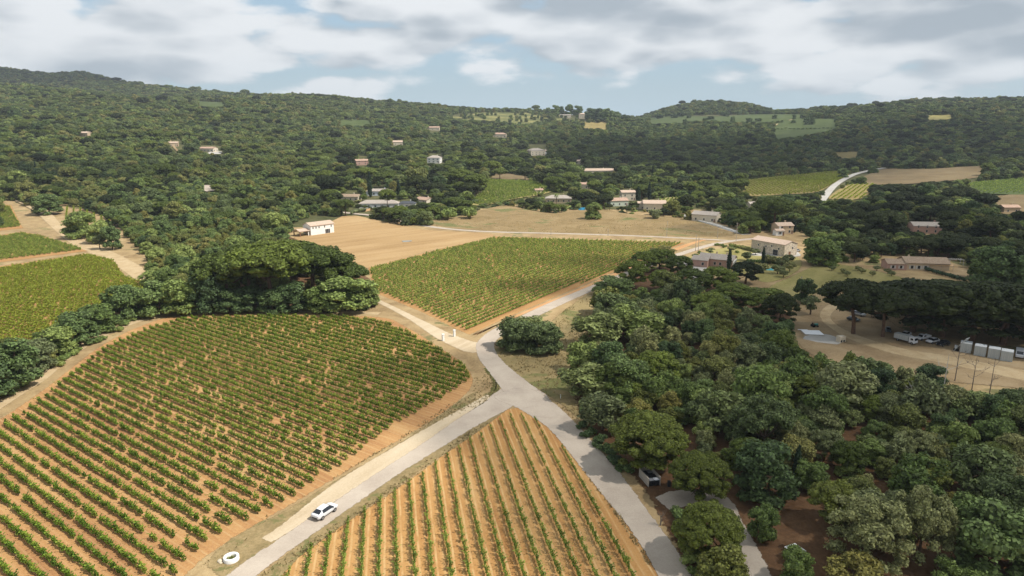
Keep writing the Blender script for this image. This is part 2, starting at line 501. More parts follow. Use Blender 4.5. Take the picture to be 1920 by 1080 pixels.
# ------------------------------------------------------------------ fields, tracks and roads
F_LEFT = [(-160, 1180), (330, 1100), (372, 1055), (470, 990), (560, 938), (640, 890), (720, 842), (800, 795), (868, 745), (888, 712), (866, 680), (822, 650), (760, 612), (705, 594), (520, 590), (340, 592), (262, 612), (195, 645), (140, 685), (75, 735), (0, 785), (-200, 900)]
F_TRI = [(440, 1180), (470, 1100), (560, 1040), (660, 972), (760, 905), (860, 832), (920, 790), (950, 768), (975, 763), (1010, 770), (1045, 800), (1075, 845), (1120, 900), (1165, 965), (1205, 1020), (1240, 1090), (1250, 1180)]
F_MID = [(690, 502), (800, 473), (922, 443), (1100, 449), (1285, 455), (1225, 480), (1140, 515), (1060, 549), (980, 583), (880, 628), (845, 612), (790, 585), (735, 562), (700, 548)]
F_STUB = [(560, 452), (552, 442), (590, 430), (642, 406), (668, 405), (740, 420), (800, 431), (930, 441), (800, 472), (690, 502), (640, 500), (600, 470)]
F_DRY = [(752, 407), (800, 413), (870, 405), (905, 394), (950, 387), (1000, 396), (1040, 401), (1090, 393), (1130, 393), (1180, 402), (1278, 410), (1345, 428), (1372, 443), (1200, 443), (1040, 438), (900, 434), (800, 420)]
L1, L2, L3 = .004, .008, .012
sheet('vineyard_soil', F_LEFT, M_LEFTSOIL, L1, 1.0)
sheet('vineyard_soil', F_TRI, M_ORANGE, L1, .7)
sheet('vineyard_soil', F_MID, M_MIDSOIL, L1, .8, curved=False)
sheet('stubble_field', F_STUB, M_STUBBLE, L1, 1.5)
sheet('dry_field', F_DRY, M_DRYFIELD, L1, 2.5)
sheet('dirt_strip', [(905, 622), (985, 588), (1080, 548), (1170, 510), (1250, 478), (1300, 458), (1330, 448), (1290, 456), (1230, 480), (1140, 517), (1060, 551), (980, 585), (890, 628)], ground_mat('ochre_strip', [(.40, .20, .085), (.48, .27, .125), (.52, .33, .17)], .3, 2., streak=D_MID), L2, .8)
sheet('grass_verge', [(925, 655), (990, 640), (1060, 580), (1115, 548), (1180, 560), (1150, 640), (1100, 700), (1120, 800), (1095, 800), (1060, 765), (1000, 725), (950, 695)], M_DRY, L1, 1.5)
sheet('green_verge', [(905, 690), (925, 690), (938, 712), (934, 738), (905, 762), (870, 785), (880, 770), (912, 742), (922, 716)], M_GREEN, L2, 1.3)
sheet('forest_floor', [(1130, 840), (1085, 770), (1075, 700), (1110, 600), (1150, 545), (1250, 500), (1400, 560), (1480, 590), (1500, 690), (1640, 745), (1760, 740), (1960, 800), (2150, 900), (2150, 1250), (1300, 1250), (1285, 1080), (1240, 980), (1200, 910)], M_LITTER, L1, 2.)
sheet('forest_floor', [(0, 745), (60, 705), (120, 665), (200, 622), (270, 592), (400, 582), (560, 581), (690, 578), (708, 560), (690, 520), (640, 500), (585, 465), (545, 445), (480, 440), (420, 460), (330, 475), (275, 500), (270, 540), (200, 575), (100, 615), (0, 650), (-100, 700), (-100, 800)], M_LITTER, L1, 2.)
M_VERGE = ground_mat('verge_grass', [(.155, .12, .055), (.25, .185, .09), (.35, .26, .135)], .5, 2.2, patch=((.15, .14, .055), .54, .25))
sheet('grass_verge', [(385, 1060), (432, 1010), (500, 975), (560, 943), (640, 894), (730, 842), (800, 797), (860, 752), (892, 735), (880, 775), (800, 832), (720, 884), (640, 938), (560, 992), (470, 1062), (420, 1090)], M_VERGE, L1, 1.)
sheet('grass_verge', [(480, 1090), (560, 1020), (640, 960), (720, 905), (800, 852), (870, 805), (930, 768), (950, 768), (880, 822), (800, 874), (720, 930), (640, 988), (560, 1048), (520, 1090)], M_VERGE, L1, .8)
sheet('grass_verge', [(1000, 764), (1050, 790), (1100, 850), (1160, 925), (1215, 1005), (1250, 1080), (1240, 1090), (1195, 1015), (1130, 925), (1075, 850), (1035, 800)], M_VERGE, L1, .7)
# dirt tracks
sheet('dirt_track', None, M_TRACK, L2, .6, world=strip([(-40, 785), (30, 740), (75, 712), (110, 682), (165, 643), (230, 612), (300, 592), (400, 585), (520, 584), (640, 585), (712, 588)], 3.4))
sheet('dirt_track', None, M_SAND, L2, .6, world=strip([(700, 560), (745, 582), (790, 606), (832, 630), (870, 646), (905, 655)], [2.6, 2.8, 3.4, 5.5, 9]))
sheet('dirt_track', None, M_TRACK, L2, 1.2, world=strip([(30, 372), (75, 395), (108, 425), (150, 455), (200, 478), (250, 505), (280, 530)], [8, 9, 7, 9, 10, 8]))
sheet('dirt_shoulder', None, M_SAND, L2, .7, world=strip([(500, 1014), (547, 984), (614, 934), (678, 891), (752, 846), (824, 800), (888, 760), (918, 742)], [2.4, 3.4, 5.2, 5.0, 4.6, 3.6, 2.6, 2.0]))
# paved roads
ROAD_W = strip([(370, 1160), (452, 1080), (560, 1003), (640, 948), (720, 893), (800, 842), (880, 790), (935, 758), (965, 735)], [4.4, 4.2, 4.0, 4.0, 4.2, 4.6, 5.4, 7, 8])
sheet('road', None, M_ASPH, L3, .7, world=ROAD_W)
ROAD_N = strip([(1420, 447), (1372, 452), (1330, 460), (1280, 475), (1225, 494), (1150, 524), (1085, 551), (1030, 575), (975, 602), (930, 625), (910, 645), (915, 668), (938, 695), (968, 725), (1000, 755)], [4.4, 4.4, 4.4, 4.4, 4.6, 4.6, 4.6, 4.6, 4.8, 5, 5.4, 5.6, 5.6, 6.5, 9])
sheet('road', None, M_ASPH, L3, .7, world=ROAD_N)
ROAD_S = strip([(955, 735), (1000, 757), (1050, 795), (1095, 845), (1140, 900), (1190, 965), (1230, 1020), (1265, 1080), (1300, 1160)], [10, 9, 7.0, 6.6, 6.6, 6.4, 5.4, 5.2, 5.0])
sheet('road', None, M_ASPH, L3, .7, world=ROAD_S)
ROAD_FAR = strip([(640, 399), (668, 402), (700, 405), (740, 412), (800, 424), (860, 431), (930, 435), (1050, 438), (1180, 442), (1290, 447), (1380, 452)], [4.5, 5, 6, 5, 4.6, 4.4, 4.2, 4.2, 4, 3.6, 3.6])
sheet('road', None, M_ASPH, L3 + .012, .4, world=ROAD_FAR)
sheet('driveway', None, M_CONC, L2, .5, world=strip([(1275, 403), (1300, 411), (1340, 421), (1372, 432), (1400, 440)], 6))
sheet('driveway', None, M_TRACK, L2, .5, world=strip([(700, 404), (735, 396), (775, 389), (800, 388)], 3))
sheet('driveway', None, M_ASPH, L2, .8, world=strip([(1385, 1180), (1400, 1080), (1385, 1020), (1372, 975), (1352, 940), (1300, 930), (1240, 945)], [3.6, 3.4, 3.2, 3.4, 4, 5, 4.5]))
sheet('driveway', None, M_ASPH, L2, .8, world=strip([(1440, 1180), (1435, 1100), (1415, 1050), (1395, 1010), (1380, 985)], 3))
sheet('driveway', None, M_CONC, L2, .5, world=strip([(1275, 495), (1300, 492), (1310, 512), (1318, 530)], [7, 9, 9, 5]))
sheet('car_park', [(1490, 580), (1545, 572), (1590, 565), (1650, 590), (1700, 620), (1780, 640), (1870, 655), (1990, 680), (1990, 740), (1900, 728), (1760, 715), (1660, 700), (1570, 690), (1500, 650), (1480, 610)], M_YARD, L1, 2.)
sheet('gravel_drive', None, M_TRACK, L2, .8, world=strip([(1590, 563), (1555, 580), (1548, 597), (1570, 617), (1620, 640), (1690, 660), (1760, 672), (1850, 690), (1960, 712)], [5, 5, 4, 3.6, 4, 6, 8, 9, 10]))
sheet('concrete_pad', [(1508, 630), (1545, 626), (1578, 637), (1570, 647), (1530, 642), (1505, 636)], M_CONC, L3, .8)
# left fields
sheet('vineyard_soil', [(-60, 380), (22, 386), (44, 428), (-60, 440)], M_MIDSOIL, L1, 1.2, curved=False)
sheet('vineyard_soil', [(-60, 450), (40, 435), (75, 440), (165, 471), (-60, 500)], M_MIDSOIL, L1, 1.2, curved=False)
sheet('vineyard_soil', [(-60, 508), (165, 476), (212, 488), (236, 520), (285, 532), (250, 570), (-60, 690)], M_MIDSOIL, L1, 1.2, curved=False)
# right side gardens and meadows
sheet('meadow', [(1440, 540), (1480, 520), (1540, 495), (1600, 500), (1690, 520), (1695, 532), (1600, 528), (1560, 540), (1500, 560), (1450, 560)], M_TERR, L1, 2.)
sheet('garden_lawn', [(1280, 490), (1330, 470), (1400, 462), (1490, 480), (1500, 505), (1440, 530), (1380, 510)], M_TERR, L1, 2.)
sheet('courtyard', [(1395, 478), (1490, 482), (1500, 476), (1480, 470)], M_CONC, L2, .8)
# far fields on the hills
FAR_FIELDS = [
    ('meadow', M_MEADOW, [(1436, 232), (1520, 220), (1580, 220), (1582, 240), (1520, 255), (1442, 266)]),
    ('meadow', M_MEADOW, [(1180, 222), (1280, 216), (1440, 214), (1540, 214), (1540, 221), (1430, 232), (1300, 228), (1190, 236)]),
    ('meadow', M_TERRHILL, [(825, 214), (900, 211), (1000, 210), (1060, 225), (1000, 236), (880, 226), (830, 222)]),
    ('meadow', M_GOLD, [(1088, 231), (1140, 231), (1142, 243), (1092, 242)]),
    ('meadow', M_MEADOW, [(366, 190), (428, 193), (424, 201), (370, 201)]),
    ('meadow', M_MEADOW, [(628, 226), (700, 226), (705, 236), (632, 238)]),
    ('vineyard_soil', M_GOLD, [(1392, 341), (1480, 330), (1572, 321), (1592, 328), (1556, 350), (1530, 362), (1470, 366), (1400, 368)]),
    ('vineyard_soil', M_GOLD, [(1552, 374), (1590, 348), (1640, 346), (1615, 374)]),
    ('ploughed_field', M_BROWN, [(1600, 344), (1655, 318), (1740, 318), (1850, 312), (1840, 332), (1760, 342), (1680, 347)]),
    ('ploughed_field', M_BROWN, [(1862, 372), (1930, 368), (1960, 398), (1880, 402)]),
    ('vineyard_soil', M_MEADOW, [(1800, 346), (1930, 334), (1960, 362), (1850, 364)]),
    ('vineyard_soil', M_TERR, [(912, 338), (1000, 342), (1035, 356), (1020, 366), (965, 375), (900, 388), (880, 380), (905, 362)]),
    ('ploughed_field', M_BROWN, [(912, 330), (945, 326), (985, 332), (1000, 340), (930, 338)]),
    ('vineyard_soil', M_TERR, [(1235, 376), (1272, 372), (1278, 392), (1255, 398)]),
    ('meadow', M_GOLD, [(1540, 288), (1610, 284), (1630, 294), (1580, 298)]),
    ('meadow', M_TERR, [(1730, 218), (1790, 216), (1790, 223), (1735, 226)]),
]
for nm, m_, poly in FAR_FIELDS: sheet(nm, poly, m_, .03, 2.5)
sheet('dirt_track', None, M_TRACK, .05, 1.2, world=strip([(1438, 242), (1462, 232), (1486, 224)], 6))
sheet('dirt_track', None, M_CONC, .05, .8, world=strip([(1540, 378), (1556, 358), (1575, 342), (1600, 329), (1630, 321), (1660, 316)], [7, 7, 7, 7, 8, 8]))
sheet('paved_yard', [(372, 352), (385, 344), (400, 350), (408, 359), (388, 361)], M_ASPH, .05, 1.0)
sheet('hillside_road', None, M_YARD, .05, .8, world=strip([(350, 318), (342, 296), (326, 276), (318, 262)], 3.2))

# ------------------------------------------------------------------ air
def build_haze():
    hm = bpy.data.materials.new('haze_air'); hm.use_nodes = True; t = NT(hm.node_tree); t.n.clear()
    vo = t.new('ShaderNodeVolumePrincipled'); vo.inputs['Density'].default_value = HAZE; vo.inputs['Color'].default_value = (.80, .88, .97, 1); vo.inputs['Anisotropy'].default_value = .2
    t.l.new(vo.outputs[0], t.new('ShaderNodeOutputMaterial').inputs['Volume'])
    zt = float(max(TZ.max(), CAM_H)) + 45
    MB().box((0, 1690, (zt - 12) / 2), (8600, 4100, zt + 12)).build('haze', hm)['kind'] = 'stuff'
HAZE = .00008
build_haze()

# ------------------------------------------------------------------ clouds drifting over the valley
def build_cloud(px, py, wx, wy, rot, seed, dens=.62, alt=900.):
    """a flat cumulus between the sun and the ground point (px, py); its shade falls there"""
    g = G(px, py); k = (alt - g[2]) / SUN_DIR.z
    c = np.array([g[0], g[1], g[2]]) + np.array(SUN_DIR[:]) * k
    r = np.random.default_rng(seed); bm = bmesh.new(); bmesh.ops.create_icosphere(bm, subdivisions=5, radius=1)
    ph = r.uniform(0, 6.28, 8); fr = r.normal(0, 3.2, (8, 3)); lay = bm.verts.layers.float.new('edge')
    for v in bm.verts:
        p = np.array(v.co[:]); n = sum(math.sin(float(fr[i] @ p) + ph[i]) / (1 + .35 * i) for i in range(8)) * .16
        v[lay] = max(0., 1 - math.hypot(p[0], p[1])) if abs(p[2]) < 1 else 1
        q = p * (1 + n); q[2] = q[2] if q[2] > 0 else q[2] * .25
        v.co = (q[0] * wx / 2, q[1] * wy / 2, q[2] * 90)
    me = bpy.data.meshes.new('cloud'); bm.to_mesh(me); bm.free()
    m = bpy.data.materials.new('cloud_vapour'); m.use_nodes = True; t = NT(m.node_tree); b = t.n['Principled BSDF']
    b.inputs['Base Color'].default_value = (.9, .9, .9, 1); b.inputs['Roughness'].default_value = 1; b.inputs['Specular IOR Level'].default_value = 0
    pos = t.new('ShaderNodeNewGeometry').outputs['Position']; e = t.new('ShaderNodeAttribute', attribute_name='edge').outputs['Fac']
    f = t.math('ADD', t.math('MULTIPLY', e, 1.7), t.math('MULTIPLY', t.math('SUBTRACT', t.noise(pos, .012, 5, .6), .5), 1.3))
    mx = t.new('ShaderNodeMixShader'); t.l.new(t.ss(f, .0, .75, 0, dens), mx.inputs[0])
    t.l.new(t.new('ShaderNodeBsdfTransparent').outputs[0], mx.inputs[1]); t.l.new(b.outputs[0], mx.inputs[2]); t.l.new(mx.outputs[0], t.n['Material Output'].inputs[0])
    me.materials.append(m)
    for p in me.polygons: p.use_smooth = True
    o = link('cloud', me); o.location = tuple(c); o.rotation_euler = (0, 0, rot); tag(o, kind='structure')
build_cloud(1320, 282, 640, 900, R(0), 1, .78)
build_cloud(1800, 262, 700, 950, R(-15), 2)
build_cloud(1815, 560, 290, 200, R(-10), 3, .66)
build_cloud(1790, 430, 300, 150, R(-8), 4, .45)
build_cloud(1740, 850, 190, 150, R(20), 5, .45)
build_cloud(110, 142, 900, 500, R(10), 6, .6)
build_cloud(120, 330, 300, 170, R(5), 7, .35)

# ------------------------------------------------------------------ buildings
M_WHITE = mat('white_render', (.74, .72, .68), .85, vary=.05, scale=.6)
M_CREAM = mat('cream_render', (.60, .52, .40), .85, vary=.07, scale=.6)
M_TAN = mat('tan_render', (.52, .40, .27), .85, vary=.08, scale=.6)
M_PINK = mat('pink_render', (.44, .275, .22), .85, vary=.08, scale=.6)
M_STONE = mat('rubble_stone', (.52, .44, .34), .9, vary=.35, scale=1.6, bump=.6, bscale=2.5)
M_GLASS = mat('dark_glass', (.02, .024, .03), .12, spec=.6)
M_FRAME = mat('window_frame', (.55, .53, .50), .6)
M_SHUT = mat('shutter_blue', (.30, .36, .42), .6)
M_WOOD = mat('brown_wood', (.20, .10, .05), .75, vary=.2, scale=3)
M_GREYWOOD = mat('weathered_wood', (.36, .32, .27), .85, vary=.25, scale=3)


def roof_mat(name, c, c2):
    m = bpy.data.materials.new(name); m.use_nodes = True; MATS[name] = m
    T = NT(m.node_tree); b = T.n['Principled BSDF']; tc = T.new('ShaderNodeTexCoord').outputs['Object']
    w = T.new('ShaderNodeTexWave', wave_type='BANDS', bands_direction='X'); T.l.new(tc, w.inputs['Vector'])
    w.inputs['Scale'].default_value = 1.1; w.inputs['Distortion'].default_value = .6; w.inputs['Detail'].default_value = 1
    n = T.noise(tc, 1.3, 6, .7)
    col = T.mix(T.ss(n, .3, .7), c, c2)
    col = T.mix(T.ss(T.noise(tc, 5, 3, .7), .55, .75, 0, .4), col, tuple(x * .5 for x in c))
    T.l.new(col, b.inputs['Base Color']); b.inputs['Roughness'].default_value = .85; b.inputs['Specular IOR Level'].default_value = .2
    bn = T.new('ShaderNodeBump'); bn.inputs['Strength'].default_value = .8; bn.inputs['Distance'].default_value = .08
    T.l.new(w.outputs[0], bn.inputs['Height']); T.l.new(bn.outputs[0], b.inputs['Normal'])
    return m
R_PINK = roof_mat('pale_roof_tiles', (.48, .35, .26), (.55, .43, .34))
R_RED = roof_mat('terracotta_roof_tiles', (.38, .245, .175), (.47, .33, .25))
R_BROWN = roof_mat('brown_roof_tiles', (.27, .19, .13), (.38, .29, .21))
R_GREY = roof_mat('grey_roof_tiles', (.33, .28, .24), (.43, .38, .33))

KEEP = []          # picture areas in which the far trees must not stand in front
HOUSE_SPOTS = []   # ground discs kept free of trees


def gable(parent, L, W, H, rise, wm, rm, kind='gable', ov=.45, z0=0., x0=0., y0=0., th=.22, name='wall'):
    """wall body with a gable or hip roof; ridge along local x"""
    a, b = L / 2, W / 2; v = MB()
    B = [(x0 - a, y0 - b, z0 - 1.2), (x0 + a, y0 - b, z0 - 1.2), (x0 + a, y0 + b, z0 - 1.2), (x0 - a, y0 + b, z0 - 1.2)]
    Tp = [(p[0], p[1], z0 + H) for p in B]
    fs = [B[::-1], [B[0], B[1], Tp[1], Tp[0]], [B[2], B[3], Tp[3], Tp[2]]]
    if kind == 'gable':
        A1, A2 = (x0 - a, y0, z0 + H + rise), (x0 + a, y0, z0 + H + rise)
        fs += [[B[1], B[2], Tp[2], A2, Tp[1]], [B[3], B[0], Tp[0], A1, Tp[3]], [Tp[0], Tp[1], A2, A1], [Tp[2], Tp[3], A1, A2]]
    else:
        fs += [[B[1], B[2], Tp[2], Tp[1]], [B[3], B[0], Tp[0], Tp[3]], Tp]
    v.solid(fs); v.build(name, wm, parent)
    r = MB(); k = rise / b; e = H + z0 - ov * k + .03; top = z0 + H + rise + .03
    ax, by = a + ov, b + ov
    if kind == 'gable':
        for s in (-1, 1):
            q = [(x0 - ax, y0 + s * by, e), (x0 + ax, y0 + s * by, e), (x0 + ax, y0, top), (x0 - ax, y0, top)]
            u = [(p[0], p[1], p[2] + th) for p in q]
            r.solid([q[::-1], u] + [[q[i], q[(i + 1) % 4], u[(i + 1) % 4], u[i]] for i in range(4)])
    else:
        hx = max(.4, ax - by * .95)
        Bq = [(x0 - ax, y0 - by, e), (x0 + ax, y0 - by, e), (x0 + ax, y0 + by, e), (x0 - ax, y0 + by, e)]
        Uq = [(p[0], p[1], p[2] + th) for p in Bq]; A1, A2 = (x0 - hx, y0, top + th), (x0 + hx, y0, top + th)
        r.solid([Bq[::-1]] + [[Bq[i], Bq[(i + 1) % 4], Uq[(i + 1) % 4], Uq[i]] for i in range(4)] + [[Uq[0], Uq[1], A2, A1], [Uq[1], Uq[2], A2], [Uq[2], Uq[3], A1, A2], [Uq[3], Uq[0], A1]])
    return r.build('roof', rm, parent)


def opening(parent, face, L, W, u, z, w, h, name='window', fm=None, pm=None, x0=0., y0=0., shutters=None):
    """framed opening standing 4 cm proud of a wall; F front (-y), B back, L left (-x), R right (+x); u runs along the wall"""
    rz = {'F': 0, 'R': R(90), 'B': R(180), 'L': R(-90)}[face]
    off = {'F': (x0 + u, y0 - W / 2), 'B': (x0 - u, y0 + W / 2), 'R': (x0 + L / 2, y0 + u), 'L': (x0 - L / 2, y0 - u)}[face]
    fm = fm or M_FRAME; pm = pm or M_GLASS; t = .09
    f = MB()
    for dx, dz, sx, sz in ((0, h / 2 + t / 2, w + 2 * t, t), (0, -h / 2 - t / 2, w + 2 * t, t), (-w / 2 - t / 2, 0, t, h), (w / 2 + t / 2, 0, t, h)):
        f.box((dx, -.02, dz), (sx, .12, sz))
    fo = f.build(name, fm, parent); fo.location = (off[0], off[1], z + h / 2); fo.rotation_euler = (0, 0, rz)
    MB().box((0, .01, 0), (w, .05, h)).build('pane' if name == 'window' else 'panel', pm, fo)
    if shutters:
        for s in (-1, 1): MB().box((s * (w * .75 + .15), -.03, 0), (w * .5, .06, h + .1)).build('shutter', shutters, fo)
    return fo


def place(px, py, yaw_to=None, yaw=0.):
    g = G(px, py)
    if yaw_to is not None:
        h = G(*yaw_to); yaw = math.atan2(h[1] - g[1], h[0] - g[0])
    return g, yaw


def spot(g, r): HOUSE_SPOTS.append((g[0], g[1], r))


def simple_house(px, py, L, W, H, yaw, wm, rm, label, kind='gable', rise=None, wins=(), rise_k=.3, chimney=True, shutters=None, keep=None, floor=0., group=None, cat='house'):
    g = G(px, py)
    o = empty('house', (g[0], g[1], g[2] + floor), yaw, label, cat, group)
    rise = rise if rise is not None else W / 2 * rise_k
    rf = gable(o, L, W, H, rise, wm, rm, kind)
    for w in wins: opening(o, w[0], L, W, *w[1:5], name=(w[5] if len(w) > 5 else 'window'), shutters=shutters if (len(w) < 6) else None, pm=(M_WOOD if len(w) > 5 else None))
    if chimney: MB().box((L * .2, W * .12, H + rise * .8 + .5), (.7, .7, 1.6)).box((L * .2, W * .12, H + rise * .8 + 1.35), (.95, .95, .12)).build('chimney', wm, rf)
    spot(g, max(L, W) * .5 + 1.2)
    if keep: KEEP.append(keep)
    return o


def auto_wins(L, H, faces='F', floors=1, n=4):
    r = []
    for fl in range(floors):
        for f in faces:
            ln = L if f in 'FB' else L * .55
            k = n if f in 'FB' else max(1, n // 2)
            for i in range(k): r.append((f, (i - (k - 1) / 2) * ln / k, .9 + fl * 2.8, 1.0, 1.35))
    if faces: r.append((faces[0], L * .42, .0, 1.0, 2.2, 'door'))
    return r


def white_farmhouse():
    a = G(583.3, 441.5); b = G(626.5, 435.6)
    yaw = math.atan2(b[1] - a[1], b[0] - a[0]); L = float(np.hypot(*(b - a)[:2])); W = 8.2; H = 5.6
    fx, fy = math.cos(yaw), math.sin(yaw)
    c = (a + b) / 2; c = c + np.array([-fy, fx, 0]) * W / 2
    o = empty('house', tuple(c), yaw, 'white two storey farmhouse with terracotta roof and open porch on the tan field', 'house')
    gable(o, L, W, H, 1.5, M_WHITE, R_PINK)
    for u in (-.40, -.27, -.14, .10, .385): opening(o, 'F', L, W, u * L, 3.75, .62, 1.15)
    f = opening(o, 'F', L, W, .22 * L, .15, 3.2, 2.5, pm=M_GLASS)
    for dx in (-.55, .55): MB().box((dx, -.03, 0), (.1, .1, 2.5)).build('mullion', M_FRAME, f)
    opening(o, 'L', L, W, 1.5, .05, 2.2, 2.4, 'door', pm=M_GLASS)
    # open porch at the left end
    pl, pw, ph = 7.0, 7.0, 2.9; x0 = -L / 2 - pl / 2
    r = MB()
    for s in (-1, 1):
        q = [(x0 - pl / 2 - .4, s * (pw / 2 + .4), ph - .05), (x0 + pl / 2 - .05, s * (pw / 2 + .4), ph - .05), (x0 + pl / 2 - .05, 0, ph + 1.1), (x0 - pl / 2 - .4, 0, ph + 1.1)]
        u = [(p[0], p[1], p[2] + .2) for p in q]
        r.solid([q[::-1], u] + [[q[i], q[(i + 1) % 4], u[(i + 1) % 4], u[i]] for i in range(4)])
    r.build('porch_roof', R_PINK, o)
    MB().box((x0 - pl / 2, 0, ph - .25), (.3, pw, .35)).box((x0, -pw / 2 + .15, ph - .25), (pl - .02, .3, .3)).box((x0, pw / 2 - .15, ph - .25), (pl - .02, .3, .3)).build('beam', M_WOOD, o)
    for x, y, m_ in ((-pl / 2 + .2, -pw / 2 + .2, M_WOOD), (-pl / 2 + .2, pw / 2 - .2, M_WOOD), (pl / 2 - 1.2, -pw / 2 + .25, M_WHITE)):
        MB().box((x0 + x, y, (ph - .4) / 2 - .3), (.5, .5, ph - .02)).build('pillar', m_, o)
    MB().box((0, -.6, -.02), (L + 3, W + 3, .22)).build('plinth', M_CONC, o)
    spot(c, 17); spot(c - np.array([fx, fy, 0]) * 13, 9); spot(c + np.array([fx, fy, 0]) * 14, 9)
    KEEP.append([(540, 452), (546, 420), (600, 402), (632, 408), (662, 432), (640, 446), (590, 470)])
    g = G(640, 436)
    t = empty('terrace', tuple(g), yaw, 'bare grey terrace slab beside the white farmhouse on the tan field', 'terrace')
    MB().box((0, 2, .1), (12, 8, .3)).build('slab', M_CONC, t); MB().box((0, 6.2, .5), (12, .25, 1.1)).build('low_wall', M_CONC, t)
white_farmhouse()


def stone_barn():
    a = G(1408, 470); b = G(1470, 482); c = G(1484, 474)
    yaw = math.atan2(b[1] - a[1], b[0] - a[0]); L = float(np.hypot(*(b - a)[:2])); W = 9.5; H = 6.0
    fx, fy = math.cos(yaw), math.sin(yaw); m = (a + b) / 2 + np.array([-fy, fx, 0]) * W / 2
    o = empty('barn', tuple(m), yaw, 'long rubble stone barn with pale pink tiled roof beside the crossroads', 'barn')
    gable(o, L, W, H, 1.5, M_STONE, R_PINK, ov=.3)
    for u, z in ((-.28, 3.4), (-.05, 3.3), (.12, 4.0), (.33, 3.2)): opening(o, 'F', L, W, u * L, z, .8, .9)
    opening(o, 'F', L, W, .24 * L, .0, 3.0, 2.9, 'door', pm=M_GLASS)
    opening(o, 'R', L, W, -.8, .1, 1.7, 2.4, 'door', pm=M_WOOD)
    opening(o, 'R', L, W, 1.2, 3.6, .8, 1.0)
    spot(m, 15)
    KEEP.append([(1400, 470), (1404, 438), (1440, 438), (1486, 455), (1486, 482), (1466, 486)])
stone_barn()


def pink_villa():
    a = G(1302, 505); b = G(1369, 502); c = G(1393, 491)
    yaw = math.atan2(c[1] - b[1], c[0] - b[0]) - R(90); g = G(1345, 497)
    yaw = R(-28); L, W, H = 15.5, 9.5, 3.6
    o = empty('house', tuple(g), yaw, 'pink walled villa with brown roof between the pines and the swimming pool', 'house')
    rf = gable(o, L, W, H, 1.6, M_PINK, R_GREY, name='wall')
    gable(o, 7, 8, H - .3, 1.3, M_PINK, R_GREY, x0=-6.5, y0=-4.6, name='wing_wall')
    for u in (-.02, .14, .36): opening(o, 'F', L, W, u * L, 1.0, 1.0, 1.3)
    opening(o, 'F', 7, 8, 1.5, 1.0, 1.0, 1.3, x0=-6.5, y0=-4.6)
    wl = MB().box((L / 2 + .03, 0, H / 2 - .1), (.06, W - .1, H - .2)); wl.build('white_gable_wall', M_WHITE, o)
    for u in (-3.2, -.9, 1.4, 3.6): opening(o, 'R', L + .12, W, u, .2, 1.3, 2.3)
    for u in (-.05, .25): MB().box((u * L, 1.2, H + 1.9), (.6, .6, 1.5)).build('chimney', M_TAN, rf)
    spot(g, 13); KEEP.append([(1295, 500), (1300, 482), (1345, 470), (1395, 482), (1396, 497), (1372, 506)])
    p = G(1429, 505)
    po = empty('swimming_pool', tuple(p), R(-12), 'turquoise swimming pool with pale stone surround beside the pink villa', 'pool')
    b_ = MB()
    for x, y, sx, sy in ((0, 3.1, 13, 1.4), (0, -3.1, 13, 1.4), (-5.7, 0, 1.6, 4.8), (5.7, 0, 1.6, 4.8)): b_.box((x, y, .12), (sx, sy, .3))
    b_.build('surround', M_CONC, po)
    MB().box((0, 0, .05), (9.8, 4.8, .22)).build('water', mat('pool_water', (.12, .50, .55), .06, spec=.6), po)
    spot(p, 8); KEEP.append([(1405, 500), (1420, 494), (1452, 502), (1440, 514), (1412, 508)])
pink_villa()


